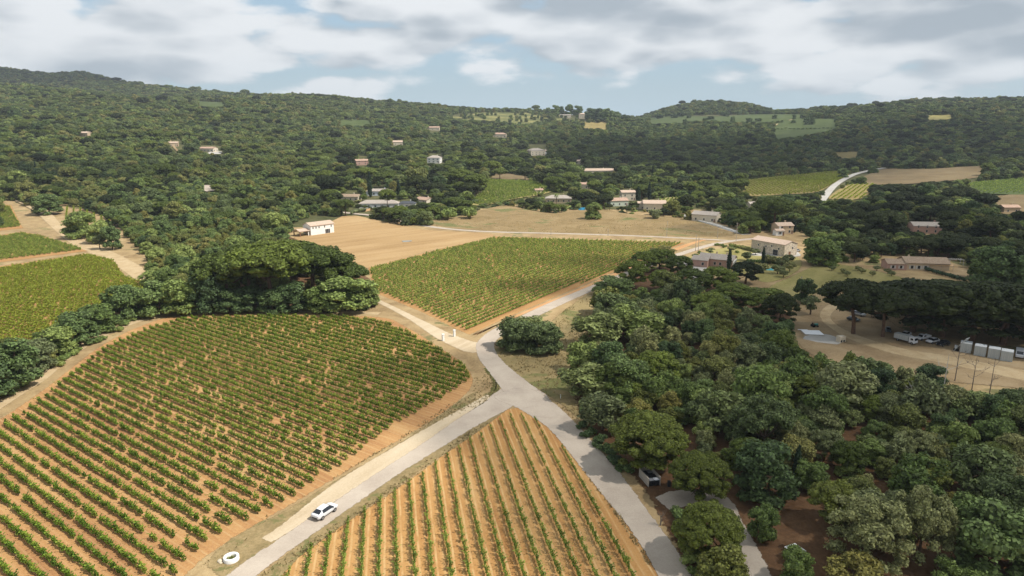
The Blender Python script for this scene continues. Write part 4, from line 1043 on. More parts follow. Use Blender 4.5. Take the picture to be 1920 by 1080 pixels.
# trees that can be picked out in the photograph
for q in [
    ('umbrella_pine', 'pine', 428, 577, 122, 100, 'broad umbrella pine at the left end of the pine clump above the big vineyard'),
    ('umbrella_pine', 'pine', 512, 574, 158, 116, 'largest umbrella pine in the middle of the clump above the big vineyard'),
    ('umbrella_pine', 'pine', 590, 560, 140, 96, 'umbrella pine at the right of the clump below the white farmhouse'),
    ('umbrella_pine', 'pine', 645, 560, 92, 66, 'small umbrella pine at the right end of the clump by the pale track'),
    ('umbrella_pine', 'pine', 468, 548, 112, 86, 'umbrella pine half hidden behind the largest pine of the clump'),
    ('umbrella_pine', 'pine', 545, 532, 112, 78, 'umbrella pine at the back of the clump towards the tan field'),
    ('broadleaf_tree', 'mid', 652, 583, 112, 70, 'wide dark green broadleaf tree ending the wood at the pale track'),
    ('broadleaf_tree', 'mid', 690, 574, 52, 42, 'small broadleaf tree beside the pale track at the corner of the wood'),
    ('broadleaf_tree', 'dark', 302, 590, 86, 66, 'dark broadleaf tree at the top left corner of the big vineyard'),
    ('broadleaf_tree', 'mid', 345, 588, 80, 74, 'mid green broadleaf tree left of the pine clump'),
    ('broadleaf_tree', 'dark', 388, 586, 78, 80, 'dark broadleaf tree tucked under the left umbrella pine'),
    ('broadleaf_tree', 'dark', 470, 584, 66, 48, 'low dark broadleaf tree under the largest umbrella pine'),
    ('broadleaf_tree', 'dark', 430, 587, 64, 46, 'low dark tree under the left end of the pine clump'),
    ('broadleaf_tree', 'dark', 512, 586, 62, 46, 'low dark tree before the trunks of the largest pine'),
    ('broadleaf_tree', 'dark', 555, 583, 72, 54, 'low dark broadleaf tree in front of the pine clump trunks'),
    ('broadleaf_tree', 'mid', 605, 584, 70, 52, 'low green broadleaf tree right of the pine clump trunks'),
    ('broadleaf_tree', 'dark', 228, 598, 72, 66, 'tall dark tree at the upper end of the hedgerow beside the yellow vines'),
    ('broadleaf_tree', 'dark', 262, 594, 66, 58, 'second dark tree from the upper end of the hedgerow'),
    ('broadleaf_tree', 'mid', 188, 622, 72, 58, 'mid green tree in the middle of the hedgerow beside the dirt track'),
    ('broadleaf_tree', 'dark', 148, 644, 78, 62, 'dark spreading tree in the hedgerow beside the curve of the dirt track'),
    ('broadleaf_tree', 'mid', 108, 664, 74, 56, 'green tree in the lower hedgerow left of the dirt track curve'),
    ('broadleaf_tree', 'grey', 72, 694, 70, 58, 'grey green tree in the lower hedgerow near the left edge'),
    ('broadleaf_tree', 'dark', 26, 728, 112, 96, 'big dark tree ending the hedgerow at the left edge'),
    ('broadleaf_tree', 'dark', -22, 750, 100, 92, 'dark tree cut by the left edge below the hedgerow'),
    ('broadleaf_tree', 'mid', 150, 446, 62, 52, 'dark green tree with a gap under it beside the left dirt path'),
    ('broadleaf_tree', 'mid', 184, 456, 46, 46, 'green tree second in the row along the left dirt path'),
    ('broadleaf_tree', 'dark', 211, 468, 38, 46, 'round headed dark tree on a bare trunk at the end of the left path'),
    ('olive_tree', 'grey', 188, 467, 24, 28, 'pale olive tree left of the round headed dark tree'),
    ('broadleaf_tree', 'dark', 92, 402, 54, 38, 'dark bushy tree standing alone at the top of the left dirt path'),
    ('broadleaf_tree', 'blue', 966, 654, 80, 60, 'blue green tree left half of the rounded thicket at the road fork'),
    ('broadleaf_tree', 'blue', 1017, 660, 80, 60, 'blue green tree right half of the rounded thicket at the road fork'),
    ('broadleaf_tree', 'blue', 990, 645, 70, 55, 'blue green tree at the back of the rounded thicket at the road fork'),
    ('broadleaf_tree', 'dark', 1146, 553, 82, 34, 'low wide dark tree beside the road below the pine domes'),
    ('bushy_pine', 'pine', 1184, 540, 54, 48, 'front left pine dome beside the road'),
    ('bushy_pine', 'pine', 1207, 512, 46, 38, 'pine dome behind the front left one by the road'),
    ('bushy_pine', 'pine', 1236, 506, 52, 36, 'third pine dome along the row by the road'),
    ('bushy_pine', 'pine', 1270, 518, 48, 36, 'pine dome near the pink villa driveway'),
    ('bushy_pine', 'pine', 1240, 545, 46, 36, 'small pine dome with bare soil left of it'),
    ('bushy_pine', 'pine', 1296, 552, 66, 44, 'wide pine dome below the pink villa driveway'),
    ('bushy_pine', 'pine', 1345, 548, 62, 44, 'pine dome in front of the pink villa wall'),
    ('bushy_pine', 'pinedark', 1397, 532, 54, 38, 'dark rounded pine left of the swimming pool'),
    ('bushy_pine', 'pine', 1372, 580, 72, 46, 'pine dome in the second row below the swimming pool'),
    ('bushy_pine', 'pine', 1430, 590, 82, 46, 'pine dome at the right end of the row below the meadow'),
    ('bushy_pine', 'pinedark', 1462, 610, 58, 56, 'dark tall pine at the right corner of the wood by the car park'),
    ('bushy_pine', 'pine', 1330, 600, 66, 48, 'pine dome deeper in the wood below the pink villa'),
    ('broadleaf_tree', 'olive', 1243, 488, 56, 28, 'rounded broadleaf tree behind the pine domes at the road'),
    ('umbrella_pine', 'pinedark', 1600, 626, 132, 98, 'umbrella pine with forked trunk at the left end of the car park'),
    ('umbrella_pine', 'pinedark', 1655, 632, 120, 92, 'umbrella pine second from the left above the car park'),
    ('bushy_pine', 'pinedark', 1712, 622, 140, 88, 'umbrella pine behind the white box truck'),
    ('bushy_pine', 'pinedark', 1768, 632, 140, 94, 'umbrella pine behind the black parked car'),
    ('bushy_pine', 'pinedark', 1822, 640, 130, 100, 'umbrella pine behind the first grey storage container'),
    ('bushy_pine', 'pinedark', 1880, 646, 150, 104, 'umbrella pine behind the last grey storage containers'),
    ('bushy_pine', 'pinedark', 1948, 655, 150, 104, 'umbrella pine at the right edge above the white van'),
    ('bushy_pine', 'pinedark', 1742, 612, 100, 66, 'low dark pine filling the gap behind the car park row'),
    ('bushy_pine', 'pinedark', 1848, 622, 100, 76, 'low dark pine between the container trees'),
    ('umbrella_pine', 'pinedark', 1700, 590, 140, 58, 'umbrella pine in the back row above the white box truck'),
    ('umbrella_pine', 'pinedark', 1790, 592, 150, 62, 'umbrella pine in the back row above the containers'),
    ('umbrella_pine', 'pinedark', 1880, 596, 150, 62, 'umbrella pine in the back row towards the right edge'),
    ('broadleaf_tree', 'dark', 1508, 568, 44, 48, 'dark tree with bare lower stem at the meadow end'),
    ('olive_tree', 'grey', 1519, 590, 40, 36, 'small grey tree with a thin trunk by the gravel drive bend'),
    ('broadleaf_tree', 'dark', 1868, 544, 104, 84, 'huge rounded dark tree at the right edge behind the villa terrace'),
    ('broadleaf_tree', 'mid', 1540, 496, 78, 56, 'big rounded tree right of the stone barn'),
    ('broadleaf_tree', 'mid', 1112, 411, 34, 34, 'lone round tree in the dry field right of the blue van'),
    ('shrub', 'mid', 840, 412, 36, 26, 'left of the two large bushes in the dry field below the hedges'),
    ('shrub', 'mid', 881, 410, 34, 27, 'right of the two large bushes in the dry field below the hedges'),
    ('shrub', 'mid', 822, 413, 15, 13, 'small bush at the foot of the left large bush in the dry field'),
    ('shrub', 'grey', 1226, 410, 32, 19, 'grey green bush in front of the square cream house'),
    ('shrub', 'mid', 755, 398, 24, 13, 'low bush at the driveway corner below the long white bungalow'),
    ('broadleaf_tree', 'fresh', 1258, 402, 44, 26, 'fresh green clump right of the square cream house'),
    ('umbrella_pine', 'pine', 727, 394, 32, 38, 'umbrella pine with tall trunk in front of the long white bungalow'),
    ('umbrella_pine', 'pine', 893, 366, 44, 38, 'leaning umbrella pine left of the terrace vines'),
    ('bushy_pine', 'pine', 862, 356, 46, 36, 'loose pine left of the leaning umbrella pine'),
    ('umbrella_pine', 'pine', 888, 327, 32, 28, 'left of the two umbrella pines on the terrace edge'),
    ('umbrella_pine', 'pine', 923, 331, 34, 28, 'right of the two umbrella pines on the terrace edge'),
    ('broadleaf_tree', 'olive', 782, 360, 50, 48, 'big brownish green tree behind the small slate roofed annex'),
    ('umbrella_pine', 'pine', 686, 340, 44, 24, 'umbrella pine spreading over the pale blue house'),
    ('umbrella_pine', 'pine', 722, 352, 36, 28, 'umbrella pine right of the pale blue house'),
    ('cypress', 'cypress', 694, 370, 9, 46, 'tallest cypress at the left of the long white bungalow'),
    ('cypress', 'cypress', 748, 370, 8, 32, 'cypress between the bungalow and its slate roofed annex'),
    ('cypress', 'cypress', 803, 362, 6, 34, 'left stem of the triple cypress beside the pinkish roof'),
    ('cypress', 'cypress', 808, 363, 6, 30, 'middle stem of the triple cypress beside the pinkish roof'),
    ('cypress', 'cypress', 813, 362, 6, 30, 'right stem of the triple cypress beside the pinkish roof'),
    ('cypress', 'cypress', 1196, 378, 10, 28, 'cypress between the salmon roofed house and the square cream house'),
    ('cypress', 'cypress', 1217, 376, 8, 34, 'slim cypress behind the square cream house'),
    ('cypress', 'cypress', 1366, 506, 9, 40, 'tall cypress in front of the pink villa gable'),
    ('cypress', 'cypress', 1430, 496, 7, 34, 'slim cypress between the stone barn and the pool'),
    ('cypress', 'cypress', 1492, 900, 15, 70, 'slim cypress poking out of the wood on the right'),
    ('cypress', 'cypress', 1292, 378, 6, 20, 'short cypress in the gardens right of the cream houses'),
    ('cypress', 'cypress', 1489, 436, 7, 22, 'cypress right of the small tan stone house'),
    ('bushy_pine', 'pinedark', 1287, 396, 26, 28, 'dark pine right beside the square cream house hedge'),
    ('umbrella_pine', 'pinedark', 1133, 392, 30, 26, 'dark umbrella pine beside the pale green house'),
    ('bushy_pine', 'pinedark', 1098, 384, 34, 22, 'dark low pine above the blue van'),
    ('domed_pine', 'pinebright', 1213, 878, 148, 104, 'wide bright green pine beside the road above the bin enclosure'),
    ('domed_pine', 'pinebright', 1310, 940, 116, 92, 'round bright green pine right of the bin enclosure'),
    ('domed_pine', 'pinebright', 1325, 1052, 126, 112, 'bright green pine between the road and the side drive'),
    ('broadleaf_tree', 'fresh', 1352, 1110, 116, 96, 'yellow green tree at the bottom edge below the bright pine'),
    ('broadleaf_tree', 'mid', 1428, 1012, 62, 78, 'round young tree on a bare trunk beside the side drive'),
    ('broadleaf_tree', 'mid', 1494, 1092, 70, 76, 'young tree at the bottom edge before the white canopy'),
    ('spreading_tree', 'grey', 1620, 1062, 160, 138, 'large grey green tree with billowing crown at the lower right'),
    ('spreading_tree', 'grey', 1722, 1052, 120, 146, 'tall grey green tree with forked trunk at the lower right'),
    ('feathery_tree', 'fresh', 1600, 1120, 100, 100, 'yellowish feathery tree at the bottom edge in front of the billowing crown'),
    ('bushy_pine', 'pinebright', 1560, 985, 84, 80, 'dull yellow green pine behind the billowing grey green crown'),
    ('broadleaf_tree', 'dark', 1437, 938, 124, 112, 'very dark dense tree left of the slim cypress'),
    ('feathery_tree', 'grey', 1130, 806, 92, 78, 'pale grey feathery tree beside the road bend'),
    ('feathery_tree', 'blue', 1098, 742, 100, 68, 'blue green feathery tree at the edge of the dry verge'),
    ('feathery_tree', 'blue', 1120, 650, 96, 72, 'blue green feathery tree leading the wood above the dry verge'),
    ('feathery_tree', 'mid', 1180, 640, 110, 76, 'green feathery tree behind the first one of the wood edge'),
    ('broadleaf_tree', 'dark', 1860, 1080, 170, 150, 'big dark tree in the lower right corner'),
    ('spreading_tree', 'blue', 1905, 1010, 150, 120, 'blue green tree at the right edge above the corner'),
    ('broadleaf_tree', 'dark', 1742, 735, 70, 52, 'dark bush like tree behind the white dead trunk'),
    ('feathery_tree', 'blue', 1830, 770, 60, 40, 'thin blue green tree right of the white dead trunk'),
    ('feathery_tree', 'mid', 1590, 690, 22, 36, 'slender young tree at the edge of the concrete pad'),
]: T(*q)
for px, py, w, h in ((1400, 489, 24, 17), (1443, 495, 26, 18), (1466, 500, 26, 18), (1478, 494, 24, 17), (1430, 512, 26, 18), (1458, 514, 26, 18), (1480, 510, 24, 20), (1332, 477, 20, 13), (1370, 472, 16, 10), (1468, 520, 22, 16), (1417, 478, 18, 12)):
    T('olive_tree', 'grey', px, py, w, h, None)
for k in range(9): T('olive_tree', 'grey', 1560 + k * 14 + (k % 2) * 6, 508 + (k % 3) * 5, 15, 10, None)
for px, py, w, h in ((1040, 217, 20, 24), (1028, 218, 14, 20), (1052, 216, 16, 20), (1068, 217, 22, 26), (1082, 218, 24, 24), (1106, 226, 26, 28), (1122, 228, 30, 30), (1138, 228, 30, 30), (1152, 230, 26, 26), (1170, 231, 20, 20)):
    T('broadleaf_tree', 'dark', px, py, w * .9, h * .82, 'tall dark tree of the eucalyptus grove on the ridge')
N_MANUAL = len(TREES)
for i in range(130):
    px, py = rng.uniform(822, 1065), rng.uniform(211, 236); g = G(px, py); f = proj(*g)[2]
    TREES.append([g[0], g[1], 'broadleaf_tree', ('mid', 'dark', 'olive')[i % 3], rng.uniform(5, 9) / FPX * f, rng.uniform(5, 8) / FPX * f, None, f])
for i in range(26):
    px, py = rng.uniform(1190, 1540), rng.uniform(216, 236); g = G(px, py); f = proj(*g)[2]
    TREES.append([g[0], g[1], 'broadleaf_tree', 'dark', rng.uniform(8, 18) / FPX * f, rng.uniform(6, 11) / FPX * f, None, f])
for a, b, n in (((1450, 243), (1575, 241), 16), ((1440, 262), (1500, 262), 8), ((1290, 229), (1420, 231), 14)):
    for k in range(n):
        g = G(a[0] + (b[0] - a[0]) * k / n, a[1] + (b[1] - a[1]) * k / n + rng.normal(0, .5)); f = proj(*g)[2]
        TREES.append([g[0], g[1], 'shrub', 'dark', 7 / FPX * f, 3 / FPX * f, None, f])

# ---- scattered woods
WOOD_R = [(1105, 612), (1135, 580), (1190, 560), (1260, 545), (1330, 570), (1420, 600), (1478, 630), (1490, 668), (1530, 690), (1600, 712), (1700, 738), (1790, 766), (1880, 768), (2050, 800), (2350, 860), (2350, 1260), (1800, 1260), (1700, 1120), (1600, 980), (1440, 918), (1330, 872), (1262, 868), (1190, 822), (1136, 790), (1104, 735), (1088, 690), (1110, 655)]
WOOD_L = [(290, 578), (272, 545), (290, 505), (275, 478), (240, 446), (228, 420), (222, 398), (420, 384), (640, 384), (655, 396), (600, 412), (545, 432), (532, 452), (580, 482), (640, 525), (680, 560), (655, 578), (480, 580), (345, 584)]
VALLEY_R = [(1390, 452), (1520, 444), (1530, 470), (1580, 492), (1650, 496), (1660, 478), (1780, 486), (1830, 520), (1840, 545), (2000, 560), (2350, 580), (2350, 392), (1400, 392)]
PINES_R = [(1600, 585), (1700, 570), (2000, 585), (2350, 600), (2350, 680), (2000, 640), (1800, 625), (1680, 610)]
HEDGE_L = [(-60, 760), (60, 700), (170, 640), (250, 600), (240, 572), (150, 600), (60, 640), (-60, 680)]
KEEP += [[(1495, 632), (1530, 600), (1600, 612), (1700, 622), (1800, 640), (1930, 655), (1930, 702), (1860, 695), (1790, 681), (1700, 669), (1640, 660), (1570, 648), (1500, 640)]]
CLEAR_G = [[(1340, 938), (1405, 938), (1432, 1000), (1462, 1060), (1450, 1130), (1370, 1130)]]


def scatter(ymin, ymax, step0, step1):
    pts = []
    y = ymin
    while y < ymax:
        s = step0 + (step1 - step0) * min(1, max(0, (y - 300) / 1500)); x = np.arange(-.98 * y - 20, .98 * y + 20, s)
        pts.append(np.stack([x + rng.uniform(-.48, .48, len(x)) * s, np.full(len(x), y) + rng.uniform(-.48, .48, len(x)) * s], 1)); y += s * .92
    return np.concatenate(pts)


def vnoise(x, y, s, k):
    return (np.sin(x / s + 1.7 * k) * np.sin(y / (s * 1.13) + k) + np.sin((x + y) / (s * 1.9) + 2.3 * k) * np.sin((x - y * .7) / (s * .61) + 4.1 * k)) * .5


P = scatter(84, 2750, 5.0, 9.6)
pz = Z(P[:, 0], P[:, 1]); bx, by, bf = proj(P[:, 0], P[:, 1], pz)
ok = np.zeros(len(P), bool)
far = P[:, 1] > 432
ok |= far
for pl in (WOOD_R, WOOD_L, VALLEY_R, PINES_R, HEDGE_L): ok |= (~far) & inpoly(bx, by, pl)
for pl in CLEAR_G: ok &= ~inpoly(bx, by, pl)
# thin out the village gardens
village_z = inpoly(bx, by, [(640, 412), (640, 345), (800, 310), (1000, 330), (1400, 350), (1440, 430), (1200, 420), (900, 400)])
ok &= ~(village_z & (rng.uniform(0, 1, len(P)) < .26))
ok &= ~((P[:, 1] > 600) & (rng.uniform(0, 1, len(P)) < .06))
for hx, hy, hr in HOUSE_SPOTS: ok &= ((P[:, 0] - hx) ** 2 + (P[:, 1] - hy) ** 2) > hr ** 2
P = P[ok]; pz = pz[ok]; bx = bx[ok]; by = by[ok]; bf = bf[ok]
n1 = vnoise(P[:, 0], P[:, 1], 70, 1.); n2 = vnoise(P[:, 0], P[:, 1], 38, 2.); u = rng.uniform(0, 1, len(P)); u2 = rng.uniform(0, 1, len(P))
wid = 5.3 * rng.lognormal(0, .36, len(P)) + np.clip((P[:, 1] - 300) / 1100, 0, 1) * 4.2
hei = wid * rng.uniform(.80, 1.12, len(P)) * np.where(P[:, 1] > 700, .95, 1.0)
# keep clear lines of sight to fields, roofs and roads
ok = np.ones(len(P), bool)
for fr, sh in ((0., 0), (.55, 0), (.9, -.3), (.9, .3)):
    qx, qy, qf = proj(P[:, 0] + sh * wid, P[:, 1], pz + hei * fr)
    for pl in KEEP: ok &= ~inpoly(qx, qy, pl)
# drop what lies behind a ridge
for yy in (.55, .65, .75, .82, .88, .93, .97):
    sx, sy = P[:, 0] * yy, P[:, 1] * yy
    h = Z(sx, sy); ok &= ~((P[:, 1] > 600) & (h > CAM_H + (pz + hei + 3 - CAM_H) * yy))
mx = np.array([[t[0], t[1], t[4]] for t in TREES])
for x, y, w in mx: ok &= ((P[:, 0] - x) ** 2 + (P[:, 1] - y) ** 2) > (w * .40 + 1.6) ** 2
P, pz, bx, by, n1, n2, u, u2, wid, hei = [a[ok] for a in (P, pz, bx, by, n1, n2, u, u2, wid, hei)]
kinds = []
inR = inpoly(bx, by, WOOD_R); pineR = inpoly(bx, by, PINES_R); valR = inpoly(bx, by, VALLEY_R)
for i in range(len(P)):
    a, b, c, d = n1[i] + .35 * n2[i], u[i], u2[i], bx[i]
    if pineR[i]: k = ('bushy_pine' if b < .6 else 'umbrella_pine', 'pinedark')
    elif inR[i]:
        feather = .45 if d < 1400 else .22
        if b < .05 and by[i] > 850: k = ('spreading_tree', 'grey' if c < .6 else 'blue')
        elif b < feather: k = ('feathery_tree', 'grey' if c < .38 else 'blue' if c < .7 else 'mid' if c < .9 else 'fresh')
        elif b < feather + .07: k = ('bushy_pine', 'pinebright' if c < .5 else 'pine')
        else: k = ('broadleaf_tree', 'dark' if c < .22 - .2 * a else 'mid' if c < .52 else 'olive' if c < .70 else 'grey' if c < .84 else 'blue' if c < .92 else 'fresh')
    elif P[i, 1] < 432 and not valR[i]:
        k = ('broadleaf_tree', 'mid' if c < .5 else 'olive' if c < .74 else 'dark' if c < .9 else 'fresh')
    else:
        pine = .16 + (.30 if 560 < d < 1420 and by[i] > 285 else 0) + (.30 if valR[i] and d > 1580 else 0)
        if b < pine: k = ('umbrella_pine', 'pine' if c < .6 and d < 1500 else 'pinedark')
        elif b < pine + .05: k = ('bushy_pine', 'pine')
        elif b < pine + .06 and by[i] > 300: k = ('cypress', 'cypress')
        else:
            warm = .10 + .34 * (a > .05) * (d < 640) + .10 * (a > .3)
            k = ('broadleaf_tree', 'olive' if c < warm else 'mid' if c < warm + .36 else 'dark' if c < warm + .36 + .30 - .15 * (d < 1100) else 'blue' if c < .93 else 'fresh')
    kinds.append(k)
for i in range(len(P)):
    k = kinds[i]; w, h = wid[i], hei[i]
    if k[0] == 'umbrella_pine': w, h = w * 1.25, h * 1.05
    if k[0] == 'cypress': w, h = 2.0, h * 1.25
    if k[0] == 'feathery_tree': h *= 1.12
    if k[0] == 'spreading_tree': w, h = w * 1.5, h * 1.4
    TREES.append([P[i, 0], P[i, 1], k[0], k[1], w, h, None, math.hypot(P[i, 0], P[i, 1])])

# garden shrubs and hedgerow bushes
for i in range(620):
    px, py = (rng.uniform(640, 1420), rng.uniform(348, 412)) if i % 3 else (rng.uniform(690, 1010), rng.uniform(380, 412))
    g = G(px, py)
    if any(inpoly(np.array([px]), np.array([py]), pl)[0] for pl in KEEP): continue
    if any((g[0] - hx) ** 2 + (g[1] - hy) ** 2 < (hr * .8) ** 2 for hx, hy, hr in HOUSE_SPOTS): continue
    TREES.append([g[0], g[1], 'shrub', ['mid', 'grey', 'dark', 'fresh'][i % 4], rng.uniform(2.8, 6.5), rng.uniform(1.6, 3.8), None, float(np.hypot(g[0], g[1]))])
for a, b, n, w, tone in (((1090, 800), (1300, 1010), 26, 3.0, 'dark'), ((1275, 1010), (1330, 1100), 8, 3.0, 'mid'), ((290, 583), (700, 581), 34, 3.2, 'dark'), ((1080, 700), (1100, 790), 8, 2.6, 'dark'), ((0, 745), (250, 602), 24, 3.0, 'mid'),
                         ((1340, 462), (1400, 470), 9, 2.6, 'mid'), ((1290, 485), (1330, 470), 5, 2.4, 'olive'), ((1100, 640), (1085, 690), 6, 2.8, 'mid'), ((1150, 562), (1115, 575), 4, 3.0, 'mid'), ((1500, 705), (1880, 790), 34, 3.4, 'dark'), ((1640, 735), (1900, 775), 18, 2.6, 'mid')):
    for k in range(n):
        t = (k + rng.uniform(.1, .9)) / n; g = G(a[0] + (b[0] - a[0]) * t + rng.normal(0, 4), a[1] + (b[1] - a[1]) * t + rng.normal(0, 3))
        gx, gy, _ = proj(*g)
        if 1180 < gx < 1268 and 872 < gy < 985: continue
        tn = tone if ('shrub', tone) in PROTO else 'mid'
        TREES.append([g[0], g[1], 'shrub', tn, w * rng.uniform(.7, 1.5), w * rng.uniform(.5, .8), None, float(np.hypot(g[0], g[1]))])

# ---- which plants are things of their own: the 300 of a kind that show largest
LANDMARKS = [(1218, 895, 'near the bin enclosure'), (1110, 740, 'beside the dry verge'), (1120, 830, 'beside the road bend'), (1140, 610, 'at the upper end of the right wood'),
             (1300, 560, 'below the pink villa'), (1430, 570, 'below the meadow'), (1480, 660, 'left of the concrete pad'), (1560, 720, 'below the concrete pad'), (1765, 740, 'around the white dead trunk'),
             (1700, 720, 'below the white box truck'), (1890, 760, 'below the grey containers'), (1492, 850, 'around the slim cypress'), (1640, 960, 'behind the billowing grey crown'), (1880, 1000, 'in the lower right corner'),
             (1750, 880, 'in the middle of the right wood'), (1880, 880, 'at the right edge of the wood'), (1350, 760, 'in the thick of the right wood'), (1250, 680, 'in the wood above the road bend'), (1600, 820, 'in the wood below the car park'),
             (1440, 460, 'around the stone barn'), (1720, 470, 'behind the long low villa'), (1740, 425, 'around the rose walled house'), (1620, 440, 'in the valley trees right of the barn'), (1880, 480, 'at the right edge of the valley'), (1700, 590, 'behind the car park'),
             (400, 520, 'in the wood left of the white farmhouse'), (300, 480, 'at the left corner of the middle wood'), (500, 430, 'behind the white farmhouse'), (600, 400, 'at the end of the far road'), (420, 420, 'in the middle of the left wood'),
             (90, 400, 'above the left dirt path'), (60, 690, 'in the hedgerow by the big vineyard'), (480, 580, 'at the foot of the pine clump'), (715, 385, 'around the long white bungalow'), (850, 380, 'along the hedges of the dry field'),
             (960, 360, 'around the terrace vines'), (1050, 380, 'around the low tan house'), (1160, 380, 'around the pale green house'), (1230, 390, 'around the square cream house'), (1330, 400, 'beside the pale driveway'), (1000, 285, 'on the knoll of the large villa'), (700, 310, 'on the slope above the village'),
             (200, 330, 'on the lower left hillside'), (390, 285, 'around the terracotta hillside house'), (1500, 400, 'below the golden vineyard'), (1560, 470, 'beyond the barn tree')]
TONE_W = {'dark': 'dark', 'mid': 'green', 'olive': 'olive', 'grey': 'greyish', 'blue': 'bluish', 'fresh': 'yellowish', 'pine': 'green', 'pinedark': 'blackish', 'pinebright': 'bright', 'cypress': 'blackish'}
KIND_W = {'broadleaf_tree': 'broadleaf tree', 'feathery_tree': 'feathery tree', 'umbrella_pine': 'umbrella pine', 'bushy_pine': 'domed pine', 'domed_pine': 'domed pine', 'spreading_tree': 'spreading tree', 'cypress': 'cypress', 'olive_tree': 'olive tree', 'shrub': 'bush'}


def world_label(t):
    px, py, f = proj(t[0], t[1], float(Z(t[0], t[1])))
    lm = min(LANDMARKS, key=lambda q: (q[0] - px) ** 2 + ((q[1] - py) * 1.6) ** 2)
    size = 'small' if t[4] < 5.2 else 'large' if t[4] > 8.0 else 'medium'
    if t[2] == 'shrub': size = 'low' if t[5] < 2 else 'tall'
    return f'{size} {TONE_W[t[3]]} {KIND_W[t[2]]} {lm[2]}'


def in_view(t):
    px, py, f = proj(t[0], t[1], float(Z(t[0], t[1])) + t[5] * .6)
    return -40 < px < 1960 and -20 < py < 1130
indiv, rest = [], []
bykind = {}
for i, t in enumerate(TREES): bykind.setdefault(t[2], []).append((i, t))
LIM = {'domed_pine': 60, 'spreading_tree': 60, 'broadleaf_tree': 300, 'feathery_tree': 240, 'umbrella_pine': 200, 'bushy_pine': 120, 'cypress': 40, 'olive_tree': 60, 'shrub': 200}
for k, lst in bykind.items():
    lst.sort(key=lambda q: (q[0] >= N_MANUAL, -(q[1][4] * q[1][5]) ** .5 / q[1][7]))
    c = 0
    for i, t in lst:
        if (i < N_MANUAL or in_view(t)) and c < LIM[k]: indiv.append(t); c += 1
        else: rest.append(t)
have = {(t[2], t[3]) for t in indiv}
cnt = {}; seen_lab = {}
for t in indiv:
    x, y, kind, tone, w, h, lab, f = t
    z = float(Z(x, y)); vs = PROTO[(kind, tone)]; k = cnt.get((kind, tone), 0); cnt[(kind, tone)] = k + 1
    cm, tm, PH, PW = vs[k % len(vs)]
    lab = lab or world_label(t)
    o = empty(kind, (x, y, z - .05), rng.uniform(0, 6.28), lab, 'bush' if kind == 'shrub' else 'tree')
    o.scale = (w / PW, w / PW, h / PH)
    seen_lab.setdefault(lab, []).append(o)
    a = link('crown', cm, o); b = link('trunk', tm, o)
    PARTSRC.setdefault((kind, tone, k % len(vs)), (a, b))
def ordinal_w(n, m):
    if n == 0: return 'leftmost'
    if n == m - 1: return 'rightmost'
    return ('', 'second', 'third', 'fourth', 'fifth', 'sixth', 'seventh', 'eighth', 'ninth', 'tenth', 'eleventh', 'twelfth')[n] + ' from left' if n < 12 else f'{n + 1}th from left'


for lab, os_ in seen_lab.items():
    if len(os_) > 1:
        os_.sort(key=lambda o: proj(*o.location)[0])
        base = lab.replace(' tree ', ' trees ').replace(' pine ', ' pines ').replace(' bush ', ' bushes ').replace(' cypress ', ' cypresses ', 1)
        for n, o in enumerate(os_):
            o['group'] = base; o['label'] = f'{ordinal_w(n, len(os_))} of {base}'


def instance_stuff(name, pts, rot, scl, idx, srcs, label, cat):
    me = bpy.data.meshes.new(name); me.vertices.add(len(pts)); me.vertices.foreach_set('co', np.asarray(pts, np.float32).ravel())
    for nm, ty, arr, key in (('rot', 'FLOAT', rot, 'value'), ('idx', 'INT', idx, 'value'), ('scl', 'FLOAT_VECTOR', scl, 'vector')):
        at = me.attributes.new(nm, ty, 'POINT'); at.data.foreach_set(key, np.asarray(arr, np.int32 if ty == 'INT' else np.float32).ravel())
    o = link(name, me); tag(o, label, cat, kind='stuff')
    ng = bpy.data.node_groups.new(name + '_plants', 'GeometryNodeTree')
    ng.interface.new_socket('Geometry', in_out='INPUT', socket_type='NodeSocketGeometry'); ng.interface.new_socket('Geometry', in_out='OUTPUT', socket_type='NodeSocketGeometry')
    N, Lk = ng.nodes, ng.links
    gi = N.new('NodeGroupInput'); go = N.new('NodeGroupOutput'); jn = N.new('GeometryNodeJoinGeometry')
    def attr(nm, ty):
        a = N.new('GeometryNodeInputNamedAttribute'); a.data_type = ty; a.inputs['Name'].default_value = nm; return a.outputs['Attribute']
    ai, ar, asc = attr('idx', 'INT'), attr('rot', 'FLOAT'), attr('scl', 'FLOAT_VECTOR')
    cx = N.new('ShaderNodeCombineXYZ'); Lk.new(ar, cx.inputs[2])
    for k, s in enumerate(srcs):
        cp = N.new('FunctionNodeCompare'); cp.data_type = 'INT'; cp.operation = 'EQUAL'
        ins = [q for q in cp.inputs if q.type == 'INT']; Lk.new(ai, ins[0]); ins[1].default_value = k
        for so in (s if isinstance(s, tuple) else (s,)):
            oi = N.new('GeometryNodeObjectInfo'); oi.transform_space = 'ORIGINAL'; oi.inputs['Object'].default_value = so; oi.inputs['As Instance'].default_value = True
            ip = N.new('GeometryNodeInstanceOnPoints')
            Lk.new(gi.outputs[0], ip.inputs['Points']); Lk.new(cp.outputs[0], ip.inputs['Selection']); Lk.new(oi.outputs['Geometry'], ip.inputs['Instance'])
            Lk.new(cx.outputs[0], ip.inputs['Rotation']); Lk.new(asc, ip.inputs['Scale']); Lk.new(ip.outputs[0], jn.inputs[0])
    Lk.new(jn.outputs[0], go.inputs[0])
    md = o.modifiers.new('plants', 'NODES'); md.node_group = ng
    return o


